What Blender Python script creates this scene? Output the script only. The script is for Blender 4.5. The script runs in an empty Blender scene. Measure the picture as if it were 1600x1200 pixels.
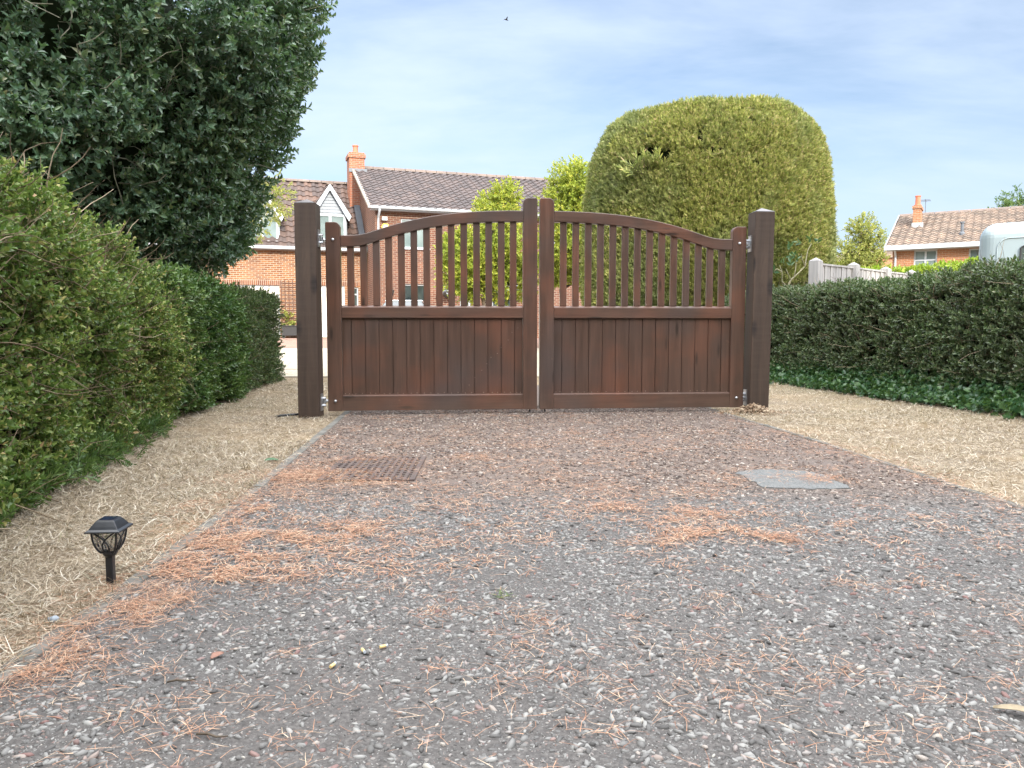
import bpy, bmesh, math, random
import numpy as np
from mathutils import Vector, Matrix
R = math.radians
RNG = np.random.default_rng(7)
random.seed(7)
scene = bpy.context.scene
COL = scene.collection

# ------------------------------------------------------------------ camera numbers
CAM_H, PITCH, F = 0.75, R(4.25), 1200.0
CP, SP = math.cos(PITCH), math.sin(PITCH)

def ray(px, py):
    u = (px - 800) / F; v = (600 - py) / F
    return Vector((u, CP + SP * v, -SP + CP * v))
def at(px, py, Y):            # the point at depth Y seen in that direction
    d = ray(px, py); return Vector((0, 0, CAM_H)) + d * (Y / d.y)
def G(px, py, z=0.0):         # the point of the level ground
    d = ray(px, py); return Vector((0, 0, CAM_H)) + d * ((z - CAM_H) / d.z)
def gz(Y):                    # ground height along the view
    if Y < 8: return 0.0
    if Y < 28: return 0.3 * (Y - 8) / 20
    return 0.3

# ------------------------------------------------------------------ tagging
def tag(o, label=None, cat=None, group=None, kind=None):
    if label: o['label'] = label
    if cat: o['category'] = cat
    if group: o['group'] = group
    if kind: o['kind'] = kind
    return o
def empty(name, loc=(0, 0, 0), rz=0.0, **k):
    o = bpy.data.objects.new(name, None); COL.objects.link(o)
    o.location = loc; o.rotation_euler = (0, 0, rz); o.empty_display_size = 0.2
    return tag(o, **k)

# ------------------------------------------------------------------ materials
class NT:
    def __init__(s, name):
        s.m = bpy.data.materials.new(name); s.m.use_nodes = True
        s.t = s.m.node_tree; s.t.nodes.clear()
        s.out = s.n('ShaderNodeOutputMaterial')
    def n(s, ty, **k):
        nd = s.t.nodes.new(ty)
        for a, b in k.items(): setattr(nd, a, b)
        return nd
    def l(s, a, b): s.t.links.new(a, b)
    def put(s, sock, v):
        if isinstance(v, bpy.types.NodeSocket): s.l(v, sock)
        elif v is not None:
            if isinstance(v, (tuple, list)) and len(v) == 3 and len(sock.default_value) == 4: v = (*v, 1)
            sock.default_value = v
    def obj(s): return s.n('ShaderNodeTexCoord').outputs['Object']
    def uv(s): return s.n('ShaderNodeTexCoord').outputs['UV']
    def mp(s, vec, scale=(1, 1, 1), loc=(0, 0, 0), rot=(0, 0, 0)):
        m = s.n('ShaderNodeMapping'); s.l(vec, m.inputs[0])
        m.inputs['Scale'].default_value = scale; m.inputs['Location'].default_value = loc; m.inputs['Rotation'].default_value = rot
        return m.outputs[0]
    def noise(s, vec, scale, detail=3, rough=.55, dist=0):
        t = s.n('ShaderNodeTexNoise'); s.l(vec, t.inputs['Vector'])
        t.inputs['Scale'].default_value = scale; t.inputs['Detail'].default_value = detail
        t.inputs['Roughness'].default_value = rough; t.inputs['Distortion'].default_value = dist
        return t.outputs['Fac']
    def vor(s, vec, scale, feature='F1', out='Distance', rnd=1):
        t = s.n('ShaderNodeTexVoronoi', feature=feature); s.l(vec, t.inputs['Vector'])
        t.inputs['Scale'].default_value = scale; t.inputs['Randomness'].default_value = rnd
        return t.outputs[out]
    def ramp(s, fac, stops, interp='LINEAR'):
        r = s.n('ShaderNodeValToRGB'); r.color_ramp.interpolation = interp; e = r.color_ramp.elements
        while len(e) < len(stops): e.new(0.5)
        for q, (p, c) in zip(e, stops): q.position = p; q.color = (*c, 1) if len(c) == 3 else c
        s.l(fac, r.inputs[0]); return r.outputs[0]
    def mix(s, fac, a, b, mode='MIX'):
        m = s.n('ShaderNodeMix', data_type='RGBA', blend_type=mode)
        s.put(m.inputs[0], fac); s.put(m.inputs[6], a); s.put(m.inputs[7], b); return m.outputs[2]
    def math(s, op, a, b=None, c=None):
        m = s.n('ShaderNodeMath', operation=op)
        s.put(m.inputs[0], a)
        if b is not None: s.put(m.inputs[1], b)
        if c is not None: s.put(m.inputs[2], c)
        return m.outputs[0]
    def rng(s, v, a, b, c=0, d=1):
        m = s.n('ShaderNodeMapRange'); s.put(m.inputs[0], v)
        for i, x in zip((1, 2, 3, 4), (a, b, c, d)): m.inputs[i].default_value = x
        return m.outputs[0]
    def bump(s, h, strength=.3, dist=.01):
        b = s.n('ShaderNodeBump'); s.l(h, b.inputs['Height']); b.inputs['Strength'].default_value = strength
        b.inputs['Distance'].default_value = dist; return b.outputs[0]
    def island(s): return s.n('ShaderNodeNewGeometry').outputs['Random Per Island']
    def sep(s, v):
        x = s.n('ShaderNodeSeparateXYZ'); s.l(v, x.inputs[0]); return x.outputs
    def bsdf(s, color, rough=.6, metal=0, spec=.5, normal=None, trans=0, ior=None, transl=None, coat=0):
        b = s.n('ShaderNodeBsdfPrincipled')
        s.put(b.inputs['Base Color'], color); s.put(b.inputs['Roughness'], rough); s.put(b.inputs['Metallic'], metal)
        b.inputs['Specular IOR Level'].default_value = spec; b.inputs['Transmission Weight'].default_value = trans
        b.inputs['Coat Weight'].default_value = coat
        if ior: b.inputs['IOR'].default_value = ior
        if normal is not None: s.l(normal, b.inputs['Normal'])
        o = b.outputs[0]
        if transl:
            t = s.n('ShaderNodeBsdfTranslucent'); s.put(t.inputs['Color'], transl[1])
            x = s.n('ShaderNodeMixShader'); x.inputs[0].default_value = transl[0]
            s.l(o, x.inputs[1]); s.l(t.outputs[0], x.inputs[2]); o = x.outputs[0]
        s.l(o, s.out.inputs[0]); return s.m

def plain(name, c, rough=.5, metal=0, spec=.5, var=.12, nscale=8, coat=0):
    t = NT(name); n = t.noise(t.obj(), nscale, 4)
    col = t.mix(1.0, c, t.ramp(n, [(.25, (1 - var,) * 3), (.75, (1 + var,) * 3)]), 'MULTIPLY')
    return t.bsdf(col, t.rng(n, .2, .8, rough * .85, min(1, rough * 1.15)), metal, spec, coat=coat)

def leafmat(name, stops, rough=.45, spec=.5, big=None, bigscale=1.2, trans=.25, hue=(.16, .3, .04)):
    """each leaf its own tone (random per island); broad patches of the second colour"""
    t = NT(name); i = t.island()
    c = t.ramp(i, stops)
    if big:
        n = t.noise(t.obj(), bigscale, 3, .6)
        c = t.mix(t.rng(n, .46, .66), c, t.mix(.75, c, big))
    return t.bsdf(c, rough, 0, spec, transl=(trans, t.mix(.6, c, hue)))

def wood(name, axis, tone=1.0):
    t = NT(name); o = t.obj()
    sc = {'z': (9, 9, .55), 'x': (.55, 9, 9)}[axis]
    sf = {'z': (70, 70, 2.2), 'x': (2.2, 70, 70)}[axis]
    g = t.noise(t.mp(o, sc), 2.2, 5, .6, .6)
    fine = t.noise(t.mp(o, sf), 1.5, 3, .6)
    blot = t.noise(o, 2.3, 3, .5)
    c = t.ramp(g, [(.2, (.048, .029, .022)), (.5, (.082, .046, .033)), (.8, (.120, .065, .045))])
    c = t.mix(t.rng(blot, .46, .72), c, t.mix(.75, c, (.165, .064, .037)))          # redder patches of stain
    c = t.mix(t.rng(t.noise(o, 1.6, 2), .5, .7), c, t.mix(.7, c, (.072, .056, .052)))
    c = t.mix(t.rng(fine, .3, .75, 0, .4), c, (.030, .020, .017))
    kn = t.vor(t.mp(o, {'z': (7, 7, 1.6), 'x': (1.6, 7, 7)}[axis]), 1.0)
    c = t.mix(t.rng(kn, .05, .13, .85, 0), c, (.022, .014, .011))
    dz = t.math('ADD', t.sep(o)[2], t.math('MULTIPLY', t.noise(o, 7, 4, .7), .26))
    c = t.mix(t.rng(dz, .14, .30, .32, 0), c, (.15, .10, .072))                  # splashed dirt along the foot
    scr = t.noise(t.mp(o, (5, 5, 5), rot=(.4, .9, .3)), 1.6, 5, .75)
    c = t.mix(t.rng(scr, .66, .74, 0, .4), c, (.20, .13, .09))
    c = t.mix(1.0, c, (tone,) * 3, 'MULTIPLY')
    return t.bsdf(c, t.rng(g, .2, .8, .26, .46), 0, .5, t.bump(fine, .18, .002))

def rough_post(name):
    t = NT(name); o = t.obj()
    g = t.noise(t.mp(o, (10, 10, .6)), 2, 6, .65, .5)
    saw = t.noise(t.mp(o, (3, 3, 42)), 1, 3, .6)
    c = t.ramp(g, [(.2, (.028, .019, .0145)), (.55, (.052, .034, .025)), (.85, (.084, .055, .039))])
    knot = t.vor(t.mp(o, (5, 5, 2.1)), 1.0)
    c = t.mix(t.rng(knot, .10, .2, 1, 0), c, (.016, .011, .010))
    c = t.mix(t.rng(saw, .45, .7, 0, .35), c, (.060, .042, .033))
    h = t.math('ADD', t.math('MULTIPLY', saw, .6), g)
    return t.bsdf(c, .62, 0, .35, t.bump(h, .35, .004))

M = {}
M['cap'] = plain('weathered_cap', (.13, .122, .125), .45, var=.25, nscale=14)
def brick(name, c1, c2, mortar, soldier=False, lichen=None):
    t = NT(name); uv = t.uv()
    b = t.n('ShaderNodeTexBrick'); v = t.mp(uv, rot=(0, 0, R(90))) if soldier else uv
    t.l(v, b.inputs['Vector'])
    b.inputs['Scale'].default_value = 1; b.inputs['Mortar Size'].default_value = .0105
    b.inputs['Mortar Smooth'].default_value = .25; b.inputs['Bias'].default_value = 0
    b.inputs['Brick Width'].default_value = .225; b.inputs['Row Height'].default_value = .075
    b.inputs['Color1'].default_value = (*c1, 1); b.inputs['Color2'].default_value = (*c2, 1); b.inputs['Mortar'].default_value = (*mortar, 1)
    if soldier: b.offset = 0
    n = t.noise(uv, .9, 4, .6); f = t.noise(uv, 22, 3)
    c = t.mix(1.0, b.outputs['Color'], t.ramp(n, [(.3, (.82, .82, .84)), (.7, (1.15, 1.1, 1.05))]), 'MULTIPLY')
    c = t.mix(1.0, c, t.ramp(f, [(.3, (.8,) * 3), (.7, (1.18,) * 3)]), 'MULTIPLY')
    h = t.math('SUBTRACT', 1, b.outputs['Fac'])
    return t.bsdf(c, .85, 0, .2, t.bump(h, .6, .008))

def tiles(name, stops, lich=None, w=.3, g=.345):
    t = NT(name); uv = t.uv(); s = t.sep(uv)
    fx = t.math('FLOOR', t.math('DIVIDE', s[0], w)); fy = t.math('FLOOR', t.math('DIVIDE', s[1], g))
    cx = t.n('ShaderNodeCombineXYZ'); t.l(fx, cx.inputs[0]); t.l(fy, cx.inputs[1])
    wn = t.n('ShaderNodeTexWhiteNoise', noise_dimensions='2D'); t.l(cx.outputs[0], wn.inputs['Vector'])
    n = t.noise(uv, 1.1, 4, .6)
    c = t.ramp(t.math('ADD', t.math('MULTIPLY', wn.outputs[0], .65), t.math('MULTIPLY', n, .35)), stops)
    c = t.mix(1.0, c, t.ramp(t.noise(uv, 14, 4), [(.3, (.8,) * 3), (.7, (1.15,) * 3)]), 'MULTIPLY')
    if lich: c = t.mix(t.rng(t.noise(uv, 7.5, 3, .7), .6, .7, 0, .8), c, lich)
    return t.bsdf(c, .75, 0, .3)

M['wood_v'] = wood('stained_wood_upright', 'z'); M['wood_h'] = wood('stained_wood_rail', 'x'); M['wood_board'] = wood('stained_wood_board', 'z', .92)
M['post'] = rough_post('sawn_post_timber')
M['steel'] = plain('galvanised_steel', (.55, .57, .6), .35, .9, var=.2, nscale=60)
M['nail'] = plain('pale_nail', (.6, .5, .42), .5, .2)
M['black'] = plain('black_plastic', (.012, .014, .018), .32, 0, .5, var=.3, nscale=40)
M['blackiron'] = plain('black_iron', (.02, .02, .022), .5, .3)
M['panel'] = plain('solar_cell', (.012, .018, .04), .08, 0, .6)
M['white'] = plain('white_upvc', (.37, .40, .43), .35, var=.05, nscale=3)
M['clad'] = plain('white_cladding', (.22, .25, .285), .5, var=.06, nscale=3)
M['cream'] = plain('cream_garage_door', (.72, .70, .62), .45, var=.05, nscale=2)
M['lead'] = plain('lead_flashing', (.085, .095, .11), .6, .0, var=.25, nscale=6)
M['terracotta'] = plain('terracotta_pot', (.42, .13, .07), .7, var=.2, nscale=9)
M['brick_g'] = brick('garage_brick', (.26, .118, .052), (.145, .062, .034), (.34, .29, .225))
M['brick_m'] = brick('house_brick', (.165, .068, .042), (.10, .042, .032), (.23, .19, .15))
M['brick_c'] = brick('chimney_brick', (.32, .115, .06), (.23, .08, .048), (.28, .22, .175))
M['brick_b'] = brick('bungalow_brick', (.32, .145, .072), (.26, .12, .064), (.33, .24, .175))
M['soldier'] = brick('soldier_course_brick', (.22, .095, .05), (.14, .06, .04), (.34, .29, .225), True)
M['tile_m'] = tiles('brown_pantile', [(.1, (.050, .043, .044)), (.5, (.070, .057, .057)), (.9, (.098, .075, .070))])
M['tile_g'] = tiles('garage_pantile', [(.1, (.055, .044, .042)), (.5, (.08, .058, .052)), (.9, (.125, .078, .060))])
M['tile_b'] = tiles('bungalow_tile', [(.2, (.11, .088, .072)), (.5, (.16, .122, .098)), (.8, (.21, .155, .12))], (.40, .35, .27), .3, .3)
M['ridge'] = plain('ridge_tile', (.13, .10, .085), .8, var=.35, nscale=2.5)
M['verge'] = plain('verge_mortar', (.30, .275, .225), .8, var=.2, nscale=5)
M['glass'] = (lambda t: t.bsdf(t.ramp(t.noise(t.obj(), 1.1, 2), [(.35, (.012, .018, .02)), (.7, (.09, .11, .105))]), .03, 0, .9))(NT('window_glass'))
M['glass_pale'] = (lambda t: t.bsdf(t.ramp(t.noise(t.obj(), 1.3, 2), [(.35, (.12, .16, .16)), (.7, (.22, .27, .27))]), .04, 0, .8))(NT('painted_reflection_glass'))  # pale sky reflection painted into the pane colour
M['door_dark'] = plain('dark_green_door', (.012, .03, .026), .3)
M['fence'] = (lambda t: t.bsdf(t.mix(t.rng(t.noise(t.mp(t.obj(), (16, 16, .8)), 1.2, 4), .3, .7), (.25, .245, .245), (.37, .36, .355)), .85, 0, .2,
              t.bump(t.noise(t.mp(t.obj(), (40, 40, 1.5)), 1, 3), .3, .004)))(NT('weathered_fence_timber'))
M['caravan'] = plain('caravan_shell', (.23, .285, .31), .35, var=.06, nscale=1.2, coat=.2)
M['rubber'] = plain('black_rubber', (.015, .016, .018), .6)
M['car'] = plain('silver_car_paint', (.62, .68, .72), .22, .25, coat=.6, var=.04)
M['concrete'] = (lambda t: t.bsdf(t.mix(t.rng(t.noise(t.obj(), 9, 4), .35, .7), (.10, .098, .09), (.185, .18, .165)), .9, 0, .2,
              t.bump(t.noise(t.obj(), 90, 3), .5, .004)))(NT('edging_concrete'))
M['patch'] = (lambda t: t.bsdf(t.mix(t.rng(t.noise(t.obj(), 150, 3, .7), .35, .68), (.075, .078, .078), (.20, .203, .20)), .9, 0, .2,
              t.bump(t.noise(t.obj(), 130, 3), .7, .005)))(NT('mortar_patch'))
M['iron'] = plain('rusty_cast_iron', (.10, .075, .068), .65, .4, var=.4, nscale=30)
M['pit'] = plain('painted_pit_shade', (.008, .007, .006), .9)
M['bark'] = (lambda t: t.bsdf(t.ramp(t.noise(t.mp(t.obj(), (6, 6, 1.5)), 3, 5), [(.3, (.05, .038, .028)), (.7, (.15, .12, .09))]), .9, 0, .2))(NT('bark'))
M['twig'] = (lambda t: t.bsdf(t.ramp(t.island(), [(.0, (.09, .065, .04)), (.6, (.2, .15, .10)), (1, (.32, .26, .18))]), .8, 0, .2))(NT('twig'))
M['twigdark'] = plain('twig_dark', (.035, .028, .02), .9, var=.3)
M['holly_bark'] = plain('holly_bark', (.17, .17, .12), .75, var=.3, nscale=12)
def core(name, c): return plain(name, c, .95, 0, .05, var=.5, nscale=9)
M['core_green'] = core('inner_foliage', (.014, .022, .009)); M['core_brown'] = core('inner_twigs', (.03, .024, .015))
M['holly'] = leafmat('holly_leaf', [(0, (.07, .13, .082)), (.5, (.108, .185, .112)), (.85, (.165, .245, .145)), (.97, (.23, .31, .15)), (1, (.32, .29, .16))], .25, .7, (.078, .14, .10), 1.0, .25)
M['privet'] = leafmat('privet_leaf', [(0, (.065, .115, .03)), (.4, (.125, .19, .046)), (.75, (.215, .27, .068)), (.94, (.38, .38, .12)), (1, (.42, .25, .13))], .42, .45, (.055, .11, .028), .9, .3)
M['clipped'] = leafmat('clipped_leaf', [(0, (.044, .092, .026)), (.5, (.088, .155, .042)), (.9, (.15, .22, .062)), (1, (.2, .22, .08))], .4, .5, (.03, .085, .028), 1.3, .25)
M['boxleaf'] = leafmat('small_hedge_leaf', [(0, (.035, .06, .026)), (.5, (.072, .11, .045)), (.88, (.13, .17, .07)), (1, (.23, .21, .11))], .42, .5, (.045, .055, .03), 1.5, .25)
M['righthedge'] = leafmat('dark_hedge_leaf', [(0, (.048, .074, .04)), (.5, (.094, .14, .068)), (.88, (.165, .215, .10)), (1, (.26, .24, .15))], .36, .6, (.085, .105, .062), 1.2, .2)
M['ivy'] = leafmat('ivy_leaf', [(0, (.02, .06, .025)), (.5, (.04, .10, .04)), (1, (.09, .16, .06))], .38, .5, None, 1, .2)
M['yew'] = leafmat('yew_needle', [(0, (.11, .145, .04)), (.4, (.255, .285, .068)), (.75, (.385, .40, .11)), (.93, (.44, .36, .17)), (1, (.48, .33, .22))], .5, .35, (.16, .20, .085), .8, .25, (.2, .3, .05))
M['apple'] = leafmat('apple_leaf', [(0, (.17, .23, .025)), (.5, (.30, .36, .045)), (.9, (.45, .46, .08)), (1, (.6, .5, .06))], .5, .4, (.2, .28, .04), 1.2, .35, (.35, .4, .04))
M['birch'] = leafmat('birch_leaf', [(0, (.14, .18, .04)), (.5, (.25, .28, .07)), (1, (.4, .38, .12))], .5, .4, None, 1, .35, (.35, .4, .06))
M['laurel'] = leafmat('laurel_leaf', [(0, (.10, .2, .015)), (.5, (.22, .33, .03)), (1, (.42, .48, .08))], .35, .5, None, 1, .3, (.35, .45, .03))
M['farleaf'] = leafmat('far_tree_leaf', [(0, (.05, .10, .03)), (.5, (.09, .15, .05)), (1, (.16, .21, .08))], .5, .4, None, 1, .3)
M['conifer'] = leafmat('conifer_leaf', [(0, (.04, .06, .02)), (1, (.1, .12, .04))], .6, .3, None, 1, .1)

# ------------------------------------------------------------------ mesh collector
class MB:
    def __init__(s): s.v = []; s.f = []; s.mi = []
    def add(s, V, Fc, mi=0, X=None):
        b = len(s.v)
        for p in V:
            p = Vector(p); s.v.append(X @ p if X is not None else p)
        for q in Fc: s.f.append([b + i for i in q]); s.mi.append(mi)
        return s
    def box(s, x0, x1, y0, y1, z0, z1, mi=0, X=None):
        V = [(x0, y0, z0), (x1, y0, z0), (x1, y1, z0), (x0, y1, z0), (x0, y0, z1), (x1, y0, z1), (x1, y1, z1), (x0, y1, z1)]
        return s.add(V, [(0, 3, 2, 1), (4, 5, 6, 7), (0, 1, 5, 4), (1, 2, 6, 5), (2, 3, 7, 6), (3, 0, 4, 7)], mi, X)
    def prism(s, poly, a, b, axis='y', mi=0, X=None):
        def mk(p, q):
            return {'y': (p[0], q, p[1]), 'z': (p[0], p[1], q), 'x': (q, p[0], p[1])}[axis]
        n = len(poly); V = [mk(p, a) for p in poly] + [mk(p, b) for p in poly]
        Fc = [tuple(range(n)), tuple(range(2 * n - 1, n - 1, -1))] + [(i, (i + 1) % n, n + (i + 1) % n, n + i) for i in range(n)]
        return s.add(V, Fc, mi, X)
    def tube(s, pts, r, n=8, mi=0, X=None, cap=True):
        pts = [Vector(p) for p in pts]; k = len(pts)
        rr = r if isinstance(r, (list, tuple)) else [r] * k
        V = []; t0 = None; a = None
        for i, p in enumerate(pts):
            t = (pts[min(i + 1, k - 1)] - pts[max(i - 1, 0)]).normalized()
            if a is None: a = t.orthogonal().normalized()
            else: a = (a - t * a.dot(t)).normalized()
            b = t.cross(a)
            for j in range(n):
                an = 2 * math.pi * j / n; V.append(p + (a * math.cos(an) + b * math.sin(an)) * rr[i])
        Fc = [(i * n + j, i * n + (j + 1) % n, (i + 1) * n + (j + 1) % n, (i + 1) * n + j) for i in range(k - 1) for j in range(n)]
        if cap: Fc += [tuple(range(n - 1, -1, -1)), tuple(range((k - 1) * n, k * n))]
        return s.add(V, Fc, mi, X)
    def lathe(s, prof, n=16, mi=0, X=None):
        V = []; k = len(prof)
        for r, z in prof:
            for j in range(n):
                a = 2 * math.pi * j / n; V.append((r * math.cos(a), r * math.sin(a), z))
        Fc = [(i * n + j, i * n + (j + 1) % n, (i + 1) * n + (j + 1) % n, (i + 1) * n + j) for i in range(k - 1) for j in range(n)]
        Fc += [tuple(range(n - 1, -1, -1)), tuple(range((k - 1) * n, k * n))]
        return s.add(V, Fc, mi, X)
    def build(s, name, mats, parent=None, loc=None, bevel=0, smooth=False, recalc=True, seg=2):
        me = bpy.data.meshes.new(name)
        me.from_pydata([tuple(p) for p in s.v], [], s.f)
        if not isinstance(mats, (list, tuple)): mats = [mats]
        for m in mats: me.materials.append(m)
        me.polygons.foreach_set('material_index', s.mi)
        if recalc:
            bm = bmesh.new(); bm.from_mesh(me); bmesh.ops.recalc_face_normals(bm, faces=bm.faces); bm.to_mesh(me); bm.free()
        uvl = me.uv_layers.new(name='UVMap')
        for p in me.polygons:
            n = p.normal
            for li in p.loop_indices:
                c = me.vertices[me.loops[li].vertex_index].co
                if abs(n.z) > .75: uv = (c.x, c.y)
                elif abs(n.y) >= abs(n.x): uv = (c.x, c.z)
                else: uv = (c.y + .05, c.z)
                uvl.data[li].uv = uv
        if smooth: me.polygons.foreach_set('use_smooth', [True] * len(me.polygons))
        o = bpy.data.objects.new(name, me); COL.objects.link(o)
        if parent: o.parent = parent
        if loc is not None: o.location = loc
        if bevel:
            b = o.modifiers.new('edge', 'BEVEL'); b.width = bevel; b.segments = seg; b.limit_method = 'ANGLE'; b.angle_limit = R(40)
        return o

def big(name, V, Fc, mi, mats, parent=None, smooth=False):
    """a large mesh from arrays; Fc is (m,k)"""
    me = bpy.data.meshes.new(name); V = np.asarray(V, np.float32); Fc = np.asarray(Fc, np.int32); m, k = Fc.shape
    me.vertices.add(len(V)); me.vertices.foreach_set('co', V.ravel())
    me.loops.add(m * k); me.loops.foreach_set('vertex_index', Fc.ravel())
    me.polygons.add(m); me.polygons.foreach_set('loop_start', np.arange(0, m * k, k, dtype=np.int32))
    if mi is not None: me.polygons.foreach_set('material_index', np.asarray(mi, np.int32))
    for x in mats: me.materials.append(x)
    if smooth: me.polygons.foreach_set('use_smooth', np.ones(m, bool))
    me.update(calc_edges=True); me.validate()
    o = bpy.data.objects.new(name, me); COL.objects.link(o)
    if parent: o.parent = parent
    return o

# ------------------------------------------------------------------ noise, sprays, scatter
def vnoise(P, freq, seed=0):
    p = np.asarray(P, float) * freq + 1000.0; i = np.floor(p).astype(np.int64); f = p - i; f = f * f * (3 - 2 * f)
    def h(a, b, c):
        x = (a * 73856093) ^ (b * 19349663) ^ (c * 83492791) ^ (seed * 2654435761 & 0xffffffff)
        x = (x ^ (x >> 13)) * 1274126177 & 0xffffffff; x = x ^ (x >> 16); return (x & 0xffff) / 65535.0
    r = 0
    for dx in (0, 1):
        for dy in (0, 1):
            for dz in (0, 1):
                w = (f[:, 0] if dx else 1 - f[:, 0]) * (f[:, 1] if dy else 1 - f[:, 1]) * (f[:, 2] if dz else 1 - f[:, 2])
                r = r + w * h(i[:, 0] + dx, i[:, 1] + dy, i[:, 2] + dz)
    return r
def unit(a): return a / np.maximum(np.linalg.norm(a, axis=-1, keepdims=True), 1e-9)

def spray(n, length, L, W, ang=60, mode='alt', twig=.0022, seed=0, var=.35, fold=.25):
    """a shoot along +z with n leaves; returns V, quads, material index (0 leaf, 1 twig)"""
    rs = np.random.default_rng(seed); V = []; Q = []; mi = []
    bend = rs.normal(0, .12, 2)
    def ax(t): return np.array([bend[0] * t * t * length, bend[1] * t * t * length, t * length])
    for k in range(3):
        a0 = k * 2.094; a1 = (k + 1) * 2.094; b = len(V)
        for t, rr in ((0, twig), (1, twig * .5)):
            c = ax(t); V.append(c + [math.cos(a0) * rr, math.sin(a0) * rr, 0]); V.append(c + [math.cos(a1) * rr, math.sin(a1) * rr, 0])
        Q.append([b, b + 1, b + 3, b + 2]); mi.append(1)
    for i in range(n):
        t = .12 + .88 * (i + .5) / n
        if mode == 'opp': t = .1 + .9 * (i // 2 + .7) / (n / 2); phi = (i // 2) * 1.57 + (i % 2) * 3.1416
        elif mode == 'flat': t = .05 + .95 * (i // 2 + .7) / (n / 2); phi = (i % 2) * 3.1416
        else: phi = i * 2.4
        phi += rs.normal(0, .25); a = R(ang) * (1 - .45 * t) + rs.normal(0, .16)
        l = L * (1 + rs.uniform(-var, var)); w = W * (1 + rs.uniform(-var, var) * .7)
        d = np.array([math.cos(phi) * math.sin(a), math.sin(phi) * math.sin(a), math.cos(a)])
        up = np.array([0, 0, 1.0]) if mode != 'flat' else np.array([.1, 1.0, .1])
        y = np.cross(up, d); y /= np.linalg.norm(y) + 1e-9; z = np.cross(d, y)
        roll = rs.normal(0, .35); y, z = y * math.cos(roll) + z * math.sin(roll), z * math.cos(roll) - y * math.sin(roll)
        c = ax(min(t, 1)); b = len(V); h = fold * w
        for (x_, y_, z_) in ((0, 0, 0), (.32 * l, .5 * w, h), (.7 * l, .4 * w, h * .8), (l, 0, -.08 * l), (.7 * l, -.4 * w, h * .8), (.32 * l, -.5 * w, h)):
            V.append(c + d * x_ + y * y_ + z * z_)
        Q += [[b, b + 1, b + 2, b + 3], [b, b + 3, b + 4, b + 5]]; mi += [0, 0]
    return np.array(V), np.array(Q), np.array(mi)

def scatter(temps, pos, dirs, scale=1.0, rng=RNG):
    n = len(pos); dirs = unit(dirs); which = rng.integers(0, len(temps), n)
    sc = np.broadcast_to(scale, (n,)); VV = []; FF = []; MM = []; off = 0
    hlp = unit(rng.normal(size=(n, 3))); x = unit(np.cross(hlp, dirs)); y = np.cross(dirs, x)
    Rm = np.stack([x, y, dirs], axis=2)
    for k, (tv, tq, tm) in enumerate(temps):
        s = np.where(which == k)[0]
        if len(s) == 0: continue
        V = np.einsum('nij,kj->nki', Rm[s] * sc[s][:, None, None], tv) + pos[s][:, None, :]
        Fq = tq[None] + (np.arange(len(s)) * len(tv))[:, None, None] + off
        VV.append(V.reshape(-1, 3)); FF.append(Fq.reshape(-1, tq.shape[1])); MM.append(np.tile(tm, len(s))); off += len(s) * len(tv)
    return np.concatenate(VV), np.concatenate(FF), np.concatenate(MM)

def join(*parts):
    VV = []; FF = []; MM = []; o = 0
    for v, f, m in parts: VV.append(v); FF.append(f + o); MM.append(m); o += len(v)
    return np.concatenate(VV), np.concatenate(FF), np.concatenate(MM)

def wisps(starts, dirs, length, r=.003, seg=4, wob=.25, rng=RNG):
    """bare twigs: thin bent three-sided tubes (quads), material 1"""
    n = len(starts); V = []; F_ = []; d = unit(dirs); p = np.array(starts, float); ln = np.broadcast_to(length, (n,))
    rr = np.broadcast_to(r, (n,)); rings = []
    for k in range(seg + 1):
        h = unit(np.cross(d, np.array([.3, .5, .8]))); g = np.cross(d, h); rk = (rr * (1 - .6 * k / seg))[:, None]
        rings.append(np.stack([p + (h * math.cos(a) + g * math.sin(a)) * rk for a in (0, 2.094, 4.189)], 1))
        p = p + d * (ln / seg)[:, None]; d = unit(d + rng.normal(0, wob, (n, 3)))
    A = np.stack(rings, 1).reshape(n, -1, 3); K = (seg + 1) * 3
    q = np.array([[k * 3 + j, k * 3 + (j + 1) % 3, (k + 1) * 3 + (j + 1) % 3, (k + 1) * 3 + j] for k in range(seg) for j in range(3)])
    F_ = (q[None] + (np.arange(n) * K)[:, None, None]).reshape(-1, 4)
    return A.reshape(-1, 3), F_, np.ones(len(F_), int)

T_privet = [spray(14, .12, .027, .0185, 62, 'opp', .0016, s) for s in range(6)]
T_clip = [spray(14, .12, .036, .019, 60, 'opp', .0016, s + 20) for s in range(6)]
T_box = [spray(16, .10, .026, .012, 58, 'opp', .0015, s + 40) for s in range(6)]
T_holly = [spray(11, .20, .066, .034, 66, 'alt', .003, s + 60, .3, .35) for s in range(7)]
T_yew = [spray(18, .17, .062, .014, 52, 'flat', .003, s + 80, .3, .15) for s in range(6)]
T_leafy = [spray(12, .30, .085, .04, 62, 'alt', .003, s + 100) for s in range(6)]
T_laurel = [spray(10, .22, .12, .045, 50, 'alt', .004, s + 120) for s in range(5)]
T_ivy = [spray(6, .10, .05, .05, 70, 'alt', .0018, s + 140) for s in range(5)]

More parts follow.
